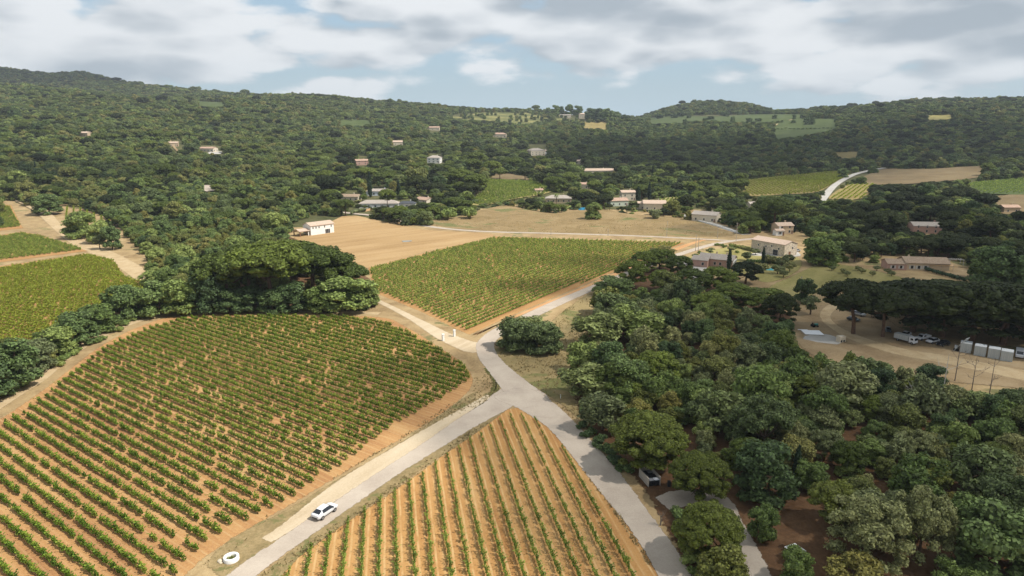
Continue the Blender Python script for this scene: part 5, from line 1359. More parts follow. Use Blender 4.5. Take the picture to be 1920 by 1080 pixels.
keys = sorted(PARTSRC); kpos = {}
for i, k in enumerate(keys): kpos.setdefault(k[:2], []).append(i)
srcs = [(PARTSRC[k][0], PARTSRC[k][1]) if k[0] in ('umbrella_pine', 'bushy_pine') else PARTSRC[k][0] for k in keys]
rows = []
for t in rest:
    kk = (t[2], t[3])
    if kk not in kpos: continue
    i = kpos[kk][int(rng.integers(len(kpos[kk])))]; PH, PW = PROTO[kk][0][2:]
    rows.append((t[0], t[1], float(Z(t[0], t[1])) - .15, rng.uniform(0, 6.28), t[4] / PW, t[4] / PW, t[5] / PH, i))
rows = np.array(rows); print('individual plants', len(indiv), 'woodland', len(rows), 'prototypes', len(keys))
near = rows[:, 1] < 432
for sel, nm, lab in ((near, 'wood', 'mixed trees filling the woods around the vineyards'), (~near, 'forest', 'evergreen forest covering the far slopes and hills')):
    q = rows[sel]
    if len(q): instance_stuff(nm, q[:, :3], q[:, 3], q[:, 4:7], q[:, 7].astype(int), srcs, lab, 'woodland')

# ------------------------------------------------------------------ vines


def vine_mesh(seed, tone, L=1.05, W=.75, H=1.15, n=130, leaf=.20, shoots=6):
    g = np.random.default_rng(seed)
    t = g.uniform(-.5, .5, n); a = g.uniform(0, 6.28, n); q = np.sqrt(g.uniform(.25, 1, n))
    bulge = .75 + .35 * np.sin(t * 5 + seed)
    C = np.stack([t * L, np.cos(a) * q * W / 2 * bulge, H * .62 + np.sin(a) * q * H * .34 * bulge], 1)
    N = np.stack([t * .3, np.cos(a), np.sin(a) + .4], 1)
    for s in range(shoots):
        b = np.array([g.uniform(-.45, .45) * L, g.normal(0, .12), H * .9]); d = np.array([g.normal(0, .25), g.normal(0, .35), g.uniform(.25, .6)])
        m = 6; k = np.linspace(.2, 1, m)[:, None]
        C = np.concatenate([C, b + d * k + g.normal(0, .03, (m, 3))]); N = np.concatenate([N, g.normal(0, 1, (m, 3)) + np.array([0, 0, .5])])
    V, F = leaf_cloud(C, N, leaf, g, 1., .6)
    b = MB(); b.tube([(0, 0, -.15), (.05, .03, H * .3), (0, 0, H * .6)], [.05, .045, .03], 5)
    sv = np.array([v.co[:] for v in b.bm.verts]); b.bm.verts.index_update(); sf = [np.array([[v.index for v in f.verts]]) for f in b.bm.faces]; b.bm.free()
    Fs = [F] + [f + len(V) for f in sf]
    mi = [0] * len(F) + [1] * len(sf)
    order = sorted(range(len(Fs)), key=lambda i: 0)
    return mesh_np('grapevine', np.concatenate([V, sv]), Fs, [FOL[tone], M_BARK], mi)


VM = {
    'bush': [vine_mesh(s, 'vine', 1.28, .62, 1.05, 120, .20, 6) for s in (1, 2, 3)],
    'slim': [vine_mesh(s, 'vinepale', .90, .32, 1.1, 75, .17, 8) for s in (4, 5, 6)],
    'pale': [vine_mesh(s, 'vinepale', 1.5, .68, 1.0, 80, .24, 3) for s in (7, 8)],
    'gold': [vine_mesh(s, 'vinegold', 1.6, .85, 1.05, 95, .26, 3) for s in (9, 10)],
}


def row_points(W, D, Pp, origin, spacing, step, jitter=.12, gap=.03):
    W = np.array([p[:2] for p in W]); rel = W - origin; u = rel @ D; v = rel @ Pp
    out = []
    for k in range(int(math.floor(v.min() / spacing)), int(math.ceil(v.max() / spacing)) + 1):
        t = np.arange(u.min(), u.max(), step); t = t + rng.normal(0, jitter * step, len(t))
        p = origin + np.outer(t, D) + Pp * (k * spacing) + rng.normal(0, .05, (len(t), 2))
        m = inpoly(p[:, 0], p[:, 1], W) & (rng.uniform(0, 1, len(t)) > gap)
        p = p[m]
        if len(p): out.append(np.column_stack([p, np.full(len(p), k), t[m]]))
    return np.concatenate(out)


V_LEFT = [(-160, 1180), (320, 1100), (352, 1052), (372, 1030), (430, 988), (500, 964), (560, 925), (640, 872), (740, 798), (800, 765), (868, 724), (880, 708), (866, 684), (822, 655), (760, 622), (708, 602), (640, 596), (520, 594), (345, 598), (262, 624), (200, 652), (150, 690), (88, 742), (10, 795), (-200, 910)]
V_TRI = [(500, 1180), (545, 1070), (588, 1027), (655, 977), (715, 937), (768, 907), (815, 871), (860, 838), (900, 808), (937, 785), (956, 772), (985, 780), (1012, 789), (1062, 850), (1120, 925), (1165, 995), (1195, 1062), (1225, 1180)]
V_MID = [(694, 504), (800, 476), (922, 446), (1100, 451), (1278, 456), (1222, 478), (1138, 512), (1058, 546), (978, 580), (880, 622), (848, 608), (790, 580), (738, 558), (702, 545)]
vl = row_points(GP(V_LEFT), D_LEFT, P_LEFT, O_LEFT, 2.42, 1.06, gap=.06)
vt = row_points(GP(V_TRI), D_TRI, P_TRI, O_TRI, 2.62, .92, gap=.02)
# rows in the lower triangle are fuller near the camera than at the far tip
cand = []
for src, nm, arr, D in (('bush', 'left', vl, D_LEFT), ('slim', 'tri', vt, D_TRI)):
    z = np.zeros(len(arr)) + .02; px, py, f = proj(arr[:, 0], arr[:, 1], z)
    rot = math.atan2(D[1], D[0])
    for i in range(len(arr)):
        inside = -5 < px[i] < 1925 and -5 < py[i] < 1085
        size = (1.25 if src == 'bush' else .95) / f[i]
        sc = rng.uniform(.78, 1.15) * (1. if src == 'bush' else (.50 + .50 * np.clip((py[i] - 780) / 250, 0, 1)))
        cand.append((size if inside else 0, src, arr[i, 0], arr[i, 1], rot + rng.normal(0, .12) + (math.pi if rng.uniform() < .5 else 0), sc, int(arr[i, 2]), px[i], py[i]))
cand.sort(key=lambda q: -q[0])
ring_row = round(float((G(433, 1045)[:2] - O_LEFT) @ P_LEFT) / 2.42); tri_max = int(vt[:, 2].max())
ORD = ['first', 'second', 'third', 'fourth', 'fifth', 'sixth', 'seventh', 'eighth', 'ninth', 'tenth', 'eleventh', 'twelfth', 'thirteenth', 'fourteenth', 'fifteenth', 'sixteenth', 'seventeenth', 'eighteenth', 'nineteenth', 'twentieth']
first_v = {}


def ordinal(n):
    if 0 < n <= 20: return ORD[n - 1]
    tens = ('twent', 'thirt', 'fort', 'fift', 'sixt', 'sevent', 'eight', 'ninet')[min(n, 99) // 10 - 2]
    return tens + ('ieth' if n % 10 == 0 else 'y-' + ORD[n % 10 - 1])


restv = {}
for src, kind in (('bush', 'bush_vine'), ('slim', 'trellis_vine')):
    mine = [c for c in cand if c[1] == src and c[0] > 0]
    lv = sorted({c[6] for c in mine}); sel = mine[:300]; restv[src] = mine[300:] + [c for c in cand if c[1] == src and c[0] == 0]
    byrow = {}
    for c in sel: byrow.setdefault(c[6], []).append(c)
    j = 0
    for row in sorted(byrow):
        line = sorted(byrow[row], key=(lambda c: -c[7]) if src == 'bush' else (lambda c: -c[8]))
        for n, (_, _, x, y, rot, sc, _, px, py) in enumerate(line):
            k = j % 3; j += 1
            o = link(kind, VM[src][k]); o.location = (x, y, .03); o.rotation_euler = (0, 0, rot); o.scale = (1., sc, sc)
            if src == 'bush':
                r = row - lv[0] + 1
                lab = f'{ordinal(n + 1)} bushy vine from the right end of the {ordinal(r)} row above the lower left corner'; grp = f'bushy vines in row {r} of the big left vineyard'
            else:
                r = lv[-1] - row + 1
                lab = f'{ordinal(n + 1)} slim vine up from the bottom edge in the {ordinal(r)} row from the right'; grp = f'slim vines in row {r} of the orange triangle'
            tag(o, lab, 'grapevine', grp)
            first_v.setdefault((src, k), o)
for src, nm, lab in (('bush', 'vine_rows', 'long rows of bushy green vines filling the big left vineyard'), ('slim', 'vine_rows', 'slim spaced vine rows on orange soil between the two roads')):
    q = restv[src]
    a = np.array([[c[2], c[3], .03, c[4], c[5]] for c in q])
    instance_stuff(nm, a[:, :3], a[:, 3], np.column_stack([np.ones(len(a)), a[:, 4], a[:, 4]]), rng.integers(0, 3, len(a)), [first_v[(src, k)] for k in range(3)], lab, 'vine rows')


def far_vines(poly, D, spacing, step, key, label, curved_z=True, gap=.03, sc=1.):
    """the first two vines carry the shape for the rest of their field"""
    W = GP(poly) if poly else None
    Pp = np.array([D[1], -D[0]])
    a = row_points(W, D, Pp, np.mean([p[:2] for p in W], axis=0), spacing, step, gap=gap)
    z = Z(a[:, 0], a[:, 1]) + .05 + np.clip((a[:, 1] - 440) / 100, 0, 1) * .6
    rot = math.atan2(D[1], D[0])
    src = []
    for k, me in enumerate(VM[key][:2]):
        o = link('grapevine', me); i = min(len(a) - 1, len(a) // 2 + k * 7)
        o.location = (a[i, 0], a[i, 1], z[i]); o.rotation_euler = (0, 0, rot); src.append(o)
        tag(o, ('vine near the middle of the ', 'second vine near the middle of the ')[k] + label, 'grapevine', 'vines in the ' + label)
    s = rng.uniform(.8, 1.15, len(a)) * sc
    m = np.ones(len(a), bool); m[[len(a) // 2, min(len(a) - 1, len(a) // 2 + 7)]] = False
    a, z, s = a[m], z[m], s[m]
    instance_stuff('vine_rows', np.column_stack([a[:, :2], z]), rot + rng.normal(0, .1, len(a)) + math.pi * rng.integers(0, 2, len(a)),
                   np.column_stack([np.full(len(a), step / 1.35), s, s]), rng.integers(0, 2, len(a)), src, 'vine rows of the ' + label, 'vine rows')


far_vines(V_MID, D_MID, 2.5, 1.45, 'pale', 'green vineyard between far road and fork', sc=.95)
D_F3 = hdir(-2200)
far_vines([(-50, 512), (165, 478), (212, 490), (236, 522), (278, 533), (250, 566), (-50, 680)], D_F3, 2.3, 1.45, 'gold', 'yellow vineyard at the left edge')
far_vines([(-50, 453), (40, 438), (74, 443), (158, 469), (-50, 494)], D_F3, 2.2, 1.5, 'pale', 'blue green vineyard at the left edge')
far_vines([(-50, 384), (18, 389), (40, 425), (-50, 434)], D_F3, 2.2, 1.5, 'pale', 'uppermost green vineyard at the left edge')
far_vines([(116, 388), (150, 392), (205, 412), (212, 424), (180, 428), (128, 440)], hdir(160), 4.2, 1.6, 'gold', 'gold vine plot behind the left path trees')
far_vines(FAR_FIELDS[6][2], hdir(1150), 4.2, 2.4, 'gold', 'golden vineyard left of the hill road', sc=1.1)
far_vines(FAR_FIELDS[7][2], hdir(1830), 4.2, 2.4, 'gold', 'golden vineyard right of the hill road', sc=1.1)
far_vines(FAR_FIELDS[11][2], hdir(300), 3.6, 2.2, 'pale', 'terraced vines in the middle of the village', sc=1.3)
far_vines(FAR_FIELDS[10][2], hdir(2300), 4.0, 2.6, 'pale', 'green vineyard at the far right edge', sc=1.2)
far_vines(FAR_FIELDS[13][2], hdir(1400), 3.0, 1.8, 'pale', 'small vineyard right of the square cream house', sc=1.2)


def grass_tufts(name, n, polys, tone, h, label):
    """dry tufts along verges, one mesh of many blades"""
    g = np.random.default_rng(len(name) + n); C = []
    for poly in polys:
        W = np.array([p[:2] for p in GP(poly)]); lo, hi = W.min(0), W.max(0)
        p = g.uniform(lo, hi, (n, 2)); p = p[inpoly(p[:, 0], p[:, 1], W)]
        keepn = vnoise(p[:, 0], p[:, 1], 4.5, 1.3) + g.normal(0, .25, len(p)) > -.1
        p = p[keepn]
        for rd in (ROAD_W, ROAD_N, ROAD_S, ROAD_FAR): p = p[~inpoly(p[:, 0], p[:, 1], np.array(rd))]
        C.append(p)
    C = np.concatenate(C); n = len(C); C = np.repeat(C, 4, 0) + g.normal(0, .12, (n * 4, 2))
    z = Z(C[:, 0], C[:, 1]) + .05; a = g.uniform(0, 6.28, len(C)); hh = h * g.uniform(.4, 1.3, len(C)); w = .07 * g.uniform(.6, 1.8, len(C))
    d = np.stack([np.cos(a), np.sin(a)], 1); le = g.normal(0, .35, (len(C), 2)) * hh[:, None]
    B0 = np.column_stack([C - d * w[:, None], z]); B1 = np.column_stack([C + d * w[:, None], z]); T1 = np.column_stack([C + le, z + hh])
    V = np.stack([B0, B1, T1], 1).reshape(-1, 3)
    return tag(link(name, mesh_np(name, V, np.arange(len(V)).reshape(-1, 3), FOL[tone])), label, 'grass', kind='stuff')


grass_tufts('dry_grass', 9000, [[(925, 660), (990, 668), (1060, 580), (1115, 550), (1180, 560), (1150, 640), (1090, 700), (1110, 800), (1095, 810), (1055, 768), (1000, 730), (950, 695)]], 'straw', .45, 'dry straw coloured grass on the verge beside the right wood')
grass_tufts('verge_grass', 9000, [[(380, 1060), (470, 985), (560, 935), (720, 840), (860, 748), (905, 690), (935, 706), (935, 740), (905, 760), (800, 800), (640, 890), (540, 950), (430, 1040)], [(470, 1090), (560, 1030), (700, 935), (860, 822), (945, 762), (945, 772), (860, 836), (700, 950), (560, 1050)], [(1010, 768), (1050, 795), (1120, 880), (1200, 985), (1240, 1060), (1215, 1060), (1160, 975), (1080, 865)]], 'drygreen', .34, 'thin dry grass along the edges of the vineyard roads')
grass_tufts('field_weeds', 5000, [F_DRY], 'straw', .7, 'dry weeds standing in the fallow field below the village')

# ------------------------------------------------------------------ vehicles
M_TYRE = mat('tyre_rubber', (.012, .012, .012), .85)
M_RIM = mat('alloy_rim', (.30, .30, .31), .35, metal=.8)
M_CARGLASS = mat('car_glass', (.012, .015, .02), .06, spec=.7)
M_TAIL = mat('tail_lamp_red', (.25, .01, .01), .25)
M_HEAD = mat('headlamp', (.7, .72, .75), .15)
M_BLACKTRIM = mat('black_trim', (.015, .015, .016), .6)
PAINT = {k: mat('car_paint_' + k, c, .28, spec=.6) for k, c in dict(white=(.66, .66, .67), silver=(.42, .43, .44), black=(.012, .013, .016), blue=(.03, .34, .62), dark=(.03, .05, .055), grey=(.28, .30, .30)).items()}
SUVC = [(-2.40, .58, .92, .74, .97, .66), (-2.30, .42, 1.02, .90, 1.08, .78), (-2.02, .36, 1.09, .96, 1.17, .80), (-1.22, .34, 1.08, .985, 1.50, .64), (-1.02, .34, 1.07, .985, 1.56, .64),
        (-.16, .34, 1.05, .985, 1.62, .645), (-.02, .34, 1.05, .985, 1.62, .645), (.52, .34, 1.03, .985, 1.58, .63), (1.36, .35, 1.01, .98, 1.05, .80), (1.95, .38, .93, .96, .99, .76), (2.28, .45, .80, .88, .86, .70), (2.40, .58, .72, .74, .76, .60)]
SALOON = [(-2.1, .50, .80, .70, .84, .62), (-2.0, .38, .92, .82, .97, .70), (-1.85, .33, .96, .86, 1.02, .70), (-1.35, .32, .95, .88, 1.38, .58), (-1.15, .32, .94, .88, 1.42, .58), (-.10, .32, .93, .88, 1.46, .58), (.02, .32, .93, .88, 1.46, .58),
          (.42, .32, .92, .88, 1.43, .57), (1.15, .33, .90, .87, .95, .70), (1.75, .36, .80, .85, .86, .66), (2.02, .42, .70, .78, .75, .60), (2.1, .5, .62, .66, .66, .52)]


def car(px, py, heading, paint, label, st=SUVC, sc=1., name='car', cat='car', group=None):
    """car whose nose points along heading (world angle); body, glass, wheels and lamps are parts"""
    g = G(px, py); o = empty(name, (g[0], g[1], g[2] + .10), heading, label, cat, group); o.scale = (sc,) * 3
    ring = []
    for x, zs, zb, w, zr, wr in st:
        half = [(w * .86, zs), (w * .99, zs + .12), (w * 1.0, (zs + zb) / 2 + .05), (w * .97, zb), (wr, zr), (wr * .55, zr + .035)]
        ring.append([(x, -y, z) for y, z in half] + [(x, y, z) for y, z in half[::-1]])
    n = len(ring[0]); groups = {'body': [], 'side_window': [], 'windscreen': [], 'rear_window': []}; side2 = []
    for i in range(len(st) - 1):
        for j in range(n):
            k = (j + 1) % n; f = [ring[i][j], ring[i + 1][j], ring[i + 1][k], ring[i][k]]
            if j in (3, 7) and 3 <= i <= 7:
                (groups['side_window'] if j == 3 else side2).append(f); continue
            if i == 7 and j in (4, 5, 6): groups['windscreen'].append(f); continue
            if i == 2 and j in (4, 5, 6): groups['rear_window'].append(f); continue
            groups['body'].append(f)
    groups['body'] += [ring[0], ring[-1][::-1]]
    for nm, fs, m in (('body', groups['body'], PAINT[paint]), ('side_window', groups['side_window'], M_CARGLASS), ('side_window', side2, M_CARGLASS), ('windscreen', groups['windscreen'], M_CARGLASS), ('rear_window', groups['rear_window'], M_CARGLASS)):
        b = MB(); b.solid(fs); b.build(nm, m, o, smooth=(nm == 'body'))
    L0, L1_ = st[0][0], st[-1][0]; W = max(q[3] for q in st); r = .37 if W > .95 else .32
    for sx in (L0 + .95, L1_ - .92):
        for sy in (-1, 1):
            w = MB().cyl((0, sy * -.12, 0), (0, sy * .12, 0), r, n=16).build('wheel', M_TYRE, o, loc=(sx, sy * (W - .09), r - .02))
            MB().cyl((0, sy * .10, 0), (0, sy * .128, 0), r * .66, n=10).build('rim', M_RIM, w)
    for sy in (-1, 1):
        MB().box((L1_ - .10, sy * W * .60, st[-2][2] - .06), (.16, .34, .13), rz=sy * -.35).build('headlight', M_HEAD, o)
        MB().box((L0 + .09, sy * W * .55, st[1][2] - .10), (.12, .44, .10), rz=sy * .25).build('tail_light', M_TAIL, o)
        MB().box((1.05 if W > .95 else .85, sy * (W + .06), st[7][2] + .05), (.16, .16, .13)).build('wing_mirror', M_BLACKTRIM, o)
    MB().box((L0 + .05, 0, st[0][1] + .02), (.12, W * 1.3, .16)).build('bumper', M_BLACKTRIM, o)
    return o


def gdir(p, q):
    a, b = G(*p), G(*q); return math.atan2(b[1] - a[1], b[0] - a[0])


car(609, 965, gdir((560, 1003), (640, 948)), 'white', 'white coupe style SUV driving up the pale road between the vineyards', SUVC)
hd = gdir((1700, 640), (1740, 650))
toward = gdir((1690, 628), (1678, 645))
pk = 'vehicles parked in the dirt car park'
car(1665, 622, toward + .2, 'dark', 'small dark green car parked alone in the pine shade', SALOON, .95, group=pk)
car(1697, 631, toward - .3, 'white', 'white estate car parked behind the box truck', SUVC, .95, group=pk)
car(1748, 643, toward - .5, 'white', 'white hatchback parked right of the white pickup', SALOON, 1.05, group=pk)
car(1768, 648, toward - .5, 'black', 'black saloon at the right end of the car park row', SALOON, 1.05, group=pk)
car(1601, 585, hd + .2, 'black', 'black car parked furthest back under the forked pine', SALOON, group=pk)
car(1610, 592, hd, 'silver', 'silver estate car under the forked pine', SALOON, 1.08, group=pk)
car(1600, 602, hd + .1, 'dark', 'dark hatchback right beside the trunk of the forked pine', SALOON, group=pk)
car(1323, 405, gdir((1300, 411), (1340, 421)), 'dark', 'dark car on the pale driveway by the beige gabled house', SALOON)
car(1494, 472, .5, 'silver', 'silver car parked at the right gable of the stone barn', SALOON)


def van(px, py, heading, paint, label, group=None, sc=1.):
    g = G(px, py); o = empty('van', (g[0], g[1], g[2] + .05), heading, label, 'van', group); o.scale = (sc,) * 3
    pr = [(-2.5, .4), (2.45, .4), (2.5, .95), (2.05, 1.2), (1.35, 2.05), (-2.4, 2.15), (-2.5, 1.2)]
    a = [(x, -.95, z) for x, z in pr]; b = [(x, .95, z) for x, z in pr]
    v = MB(); v.solid([a, b[::-1]] + [[a[i], b[i], b[(i + 1) % 7], a[(i + 1) % 7]] for i in range(7)]); v.build('body', PAINT[paint], o, bevel=.06)
    MB().box((1.72, 0, 1.63), (.05, 1.6, .95), ry=R(-39.5)).build('windscreen', M_CARGLASS, o)
    for s in (-1, 1): MB().box((1.05, s * .96, 1.5), (.75, .03, .55)).build('side_window', M_CARGLASS, o)
    MB().box((-2.47, 0, 1.6), (.06, 1.4, .55)).build('rear_window', M_CARGLASS, o)
    for x in (-1.6, 1.6):
        for s in (-1, 1):
            w = MB().cyl((0, -.12, 0), (0, .12, 0), .35, n=14).build('wheel', M_TYRE, o, loc=(x, s * .87, .33)); MB().cyl((0, s * .10, 0), (0, s * .13, 0), .2, n=8).build('rim', M_RIM, w)
    for s in (-1, 1): MB().box((2.47, s * .68, .98), (.1, .3, .18)).build('headlight', M_HEAD, o)
    return o
van(1091, 395, R(190), 'blue', 'bright blue van parked in the dry field beside the lone round tree')
van(1911, 669, hd - R(70), 'white', 'white van at the right edge after the last grey container', pk)


def truck():
    g = G(1698, 642); o = empty('truck', (g[0], g[1], g[2] + .06), hd - .05, 'white cab tipper truck with a grey box bed in the car park', 'truck', pk); o.scale = (.92,) * 3
    MB().box((-.2, 0, .75), (6.6, .9, .25)).build('chassis', M_BLACKTRIM, o)
    bed = MB()
    bed.box((-1.15, 0, .95), (4.7, 2.3, .12)).box((-1.15, -1.12, 1.75), (4.7, .08, 1.5)).box((-1.15, 1.12, 1.75), (4.7, .08, 1.5)).box((-3.46, 0, 1.75), (.08, 2.16, 1.5)).box((1.16, 0, 1.85), (.08, 2.16, 1.7)).box((-1.15, 0, 2.4), (4.5, 2.1, .1))
    bd = bed.build('bed', mat('grey_bed', (.42, .43, .42), .6, vary=.08), o)
    for k in range(6): MB().box((-3.2 + k * .82, -1.175, 1.75), (.07, .04, 1.46)).build('rib', mat('grey_rib', (.36, .37, .36), .6), bd)
    pr = [(1.4, .55), (3.3, .55), (3.32, 1.25), (3.05, 2.35), (1.4, 2.45)]
    a = [(x, -1.02, z) for x, z in pr]; b = [(x, 1.02, z) for x, z in pr]
    v = MB(); v.solid([a, b[::-1]] + [[a[i], b[i], b[(i + 1) % 5], a[(i + 1) % 5]] for i in range(5)]); cb = v.build('cab', PAINT['white'], o, bevel=.05)
    MB().box((3.22, 0, 1.80), (.05, 1.7, .78), ry=R(-14)).build('windscreen', M_CARGLASS, cb)
    for s in (-1, 1): MB().box((2.4, s * 1.03, 1.8), (.9, .03, .65)).build('side_window', M_CARGLASS, cb)
    for s in (-1, 1): MB().box((3.33, s * .75, .85), (.06, .3, .2)).build('headlight', M_HEAD, cb)
    for x in (-2.2, 2.45):
        for s in (-1, 1):
            w = MB().cyl((0, -.15, 0), (0, .15, 0), .45, n=16).build('wheel', M_TYRE, o, loc=(x, s * .92, .42)); MB().cyl((0, s * .13, 0), (0, s * .16, 0), .25, n=8).build('rim', M_RIM, w)
truck()


def pickup():
    g = G(1730, 637); o = empty('pickup', (g[0], g[1], g[2] + .06), toward - .55, 'white pickup with open bed half hidden behind the truck cab', 'pickup', pk)
    MB().box((0, 0, .75), (5.0, 1.8, .55)).build('body', PAINT['white'], o, bevel=.07)
    b = MB(); b.box((-1.55, -.86, 1.2), (1.85, .08, .38)).box((-1.55, .86, 1.2), (1.85, .08, .38)).box((-2.45, 0, 1.2), (.08, 1.64, .38)); b.build('bed', PAINT['white'], o)
    pr = [(-.55, 1.02), (1.35, 1.02), (.75, 1.72), (-.4, 1.75)]
    a = [(x, -.84, z) for x, z in pr]; c = [(x, .84, z) for x, z in pr]
    v = MB(); v.solid([a, c[::-1]] + [[a[i], c[i], c[(i + 1) % 4], a[(i + 1) % 4]] for i in range(4)]); cb = v.build('cab', PAINT['white'], o, bevel=.05)
    MB().box((1.09, 0, 1.37), (.05, 1.4, .75), ry=R(-41)).build('windscreen', M_CARGLASS, cb)
    for s in (-1, 1): MB().box((.2, s * .845, 1.4), (.95, .03, .42)).build('side_window', M_CARGLASS, cb)
    for x in (-1.55, 1.6):
        for s in (-1, 1): MB().cyl((0, -.13, 0), (0, .13, 0), .38, n=14).build('wheel', M_TYRE, o, loc=(x, s * .84, .36))
pickup()

# ------------------------------------------------------------------ storage containers and yard clutter
M_CONT = mat('grey_container_steel', (.40, .42, .41), .55, vary=.06)
M_CONTTOP = mat('pale_container_roof', (.55, .57, .58), .5, vary=.06)


def container(px, py, label):
    g = G(px, py); o = empty('storage_container', (g[0], g[1], g[2] + .05), hd + R(19), label, 'container', 'grey storage containers beside the car park')
    W, D, H = 2.7, 2.9, 2.75
    MB().box((0, D / 2, H / 2 + .05), (W, D, H)).build('body', M_CONT, o)
    MB().box((0, D / 2, H + .12), (W + .12, D + .12, .12)).build('roof', M_CONTTOP, o)
    for s in (-1, 1):
        d = MB().box((s * W * .245, -.04, H / 2), (W * .47, .06, H * .92)).build('door', M_CONT, o)
        for k in (-.3, .3): MB().cyl((s * W * .245 + k * W * .3, -.10, .3), (s * W * .245 + k * W * .3, -.10, H - .3), .035, n=6).build('lock_bar', M_FRAME, d)
    for x in (-W / 2, W / 2): MB().box((x, .02, H / 2 + .05), (.14, .14, H)).box((x, D, H / 2 + .05), (.14, .14, H)).build('corner_post', M_CONT, o)
for px, py, lab in ((1809, 662, 'first grey storage container from the left with the leaning panel beside it'), (1836, 668, 'second grey storage container from the left'), (1862, 673, 'third grey storage container from the left'), (1886, 678, 'fourth grey storage container next to the white van')): container(px, py, lab)
g = G(1797, 659); o = link('steel_panel', None); o.location = tuple(g); o.rotation_euler = (0, 0, hd); tag(o, 'long grey steel panel leaning up against the first storage container', 'panel')
MB().box((.3, .6, 2.2), (.14, 2.4, 5.2), ry=R(32)).build('sheet', M_CONT, o); MB().box((-.6, -.3, .35), (1.3, .5, .7)).build('foot', M_BLACKTRIM, o)
g = G(1792, 655); MB().cyl((0, 0, 0), (0, 0, 1.2), .4, n=12).cyl((0, 0, 1.2), (0, 0, 1.3), .42, n=12).build('barrel', PAINT['white'], None, loc=tuple(g)); tag(bpy.data.objects['barrel'], 'small white barrel left of the leaning steel panel', 'barrel')
g = G(1523, 625); o = empty('white_sheet_pallet', tuple(g + np.array([0, 0, .15])), R(-6), 'bright white flat sheet laid on the ground of the yard', 'sheet')
MB().box((0, 0, .18), (5.6, 4.6, .12)).build('sheet', mat('white_plastic_sheet', (.85, .86, .87), .5), o); MB().box((-.6, 0, .05), (5.0, 4.2, .12)).build('pallet', M_GREYWOOD, o); MB().box((-2.2, 2.6, .2), (3.0, .5, .1)).build('loose_board', mat('white_plastic_sheet', (.85, .86, .87), .5), o)
g = G(1576, 641); o = empty('utility_box', tuple(g), R(20), 'pale utility hut with dark openings at the end of the concrete pad', 'hut')
MB().box((0, 0, .9), (2.2, 1.6, 2.0)).build('wall', M_CREAM, o); MB().box((0, 0, 1.98), (2.5, 1.9, .14)).build('roof', M_CONC, o)
for x in (-.5, .5): MB().box((x, -.82, .5), (.6, .06, .6)).build('door', M_BLACKTRIM, o)
g = G(1527, 613); o = empty('small_tractor', tuple(g + np.array([0, 0, .1])), R(10), 'small teal garden tractor standing in the pine shade', 'tractor')
MB().box((.5, 0, .75), (1.3, .7, .55)).build('bonnet', mat('teal_paint', (.02, .20, .17), .4), o, bevel=.06); MB().box((-.5, 0, .65), (.9, .8, .35)).build('seat_deck', M_BLACKTRIM, o); MB().box((-.75, 0, 1.1), (.15, .5, .6)).build('seat', M_BLACKTRIM, o); MB().tube([(-.1, 0, .9), (-.3, 0, 1.35)], [.03, .03]).build('steering_column', M_BLACKTRIM, o)
for x, r in ((-.6, .5), (.8, .32)):
    for s in (-1, 1): MB().cyl((0, -.12, 0), (0, .12, 0), r, n=14).build('wheel', M_TYRE, o, loc=(x, s * .55, r - .1))
g = G(1529, 681); o = empty('boulder', tuple(g), 0, 'pale boulder at the edge of the wood below the concrete pad', 'boulder')
bm = bmesh.new(); bmesh.ops.create_icosphere(bm, subdivisions=2, radius=1)
for v in bm.verts: v.co = Vector((v.co.x * 1.3, v.co.y * .9, max(v.co.z, -.3) * .8)) * (1 + random.uniform(-.08, .08))
me = bpy.data.meshes.new('boulder'); bm.to_mesh(me); bm.free(); me.materials.append(M_CONC); link('stone', me, o)

# ------------------------------------------------------------------ white gate pillars, marker post, well ring, bins
for px, py, lab in ((831, 639, 'left of the two white gate pillars on the sandy track'), (852, 631, 'right of the two white gate pillars, beside the green vineyard')):
    g = G(px, py); o = empty('gate_pillar', tuple(g), gdir((790, 606), (832, 630)), lab, 'pillar', 'white pillars either side of the sandy track')
    MB().box((0, 0, .9), (.62, .62, 2.3)).build('shaft', M_WHITE, o, bevel=.03); MB().box((0, 0, 2.1), (.8, .8, .14)).build('cap', M_WHITE, o)
g = G(1051, 747); o = empty('marker_post', tuple(g), 0, 'small white marker post in the dry grass by the road bend', 'post')
MB().box((0, 0, .35), (.16, .16, 1.1)).build('shaft', M_WHITE, o); MB().box((0, 0, .95), (.2, .2, .12)).build('cap', M_FRAME, o)


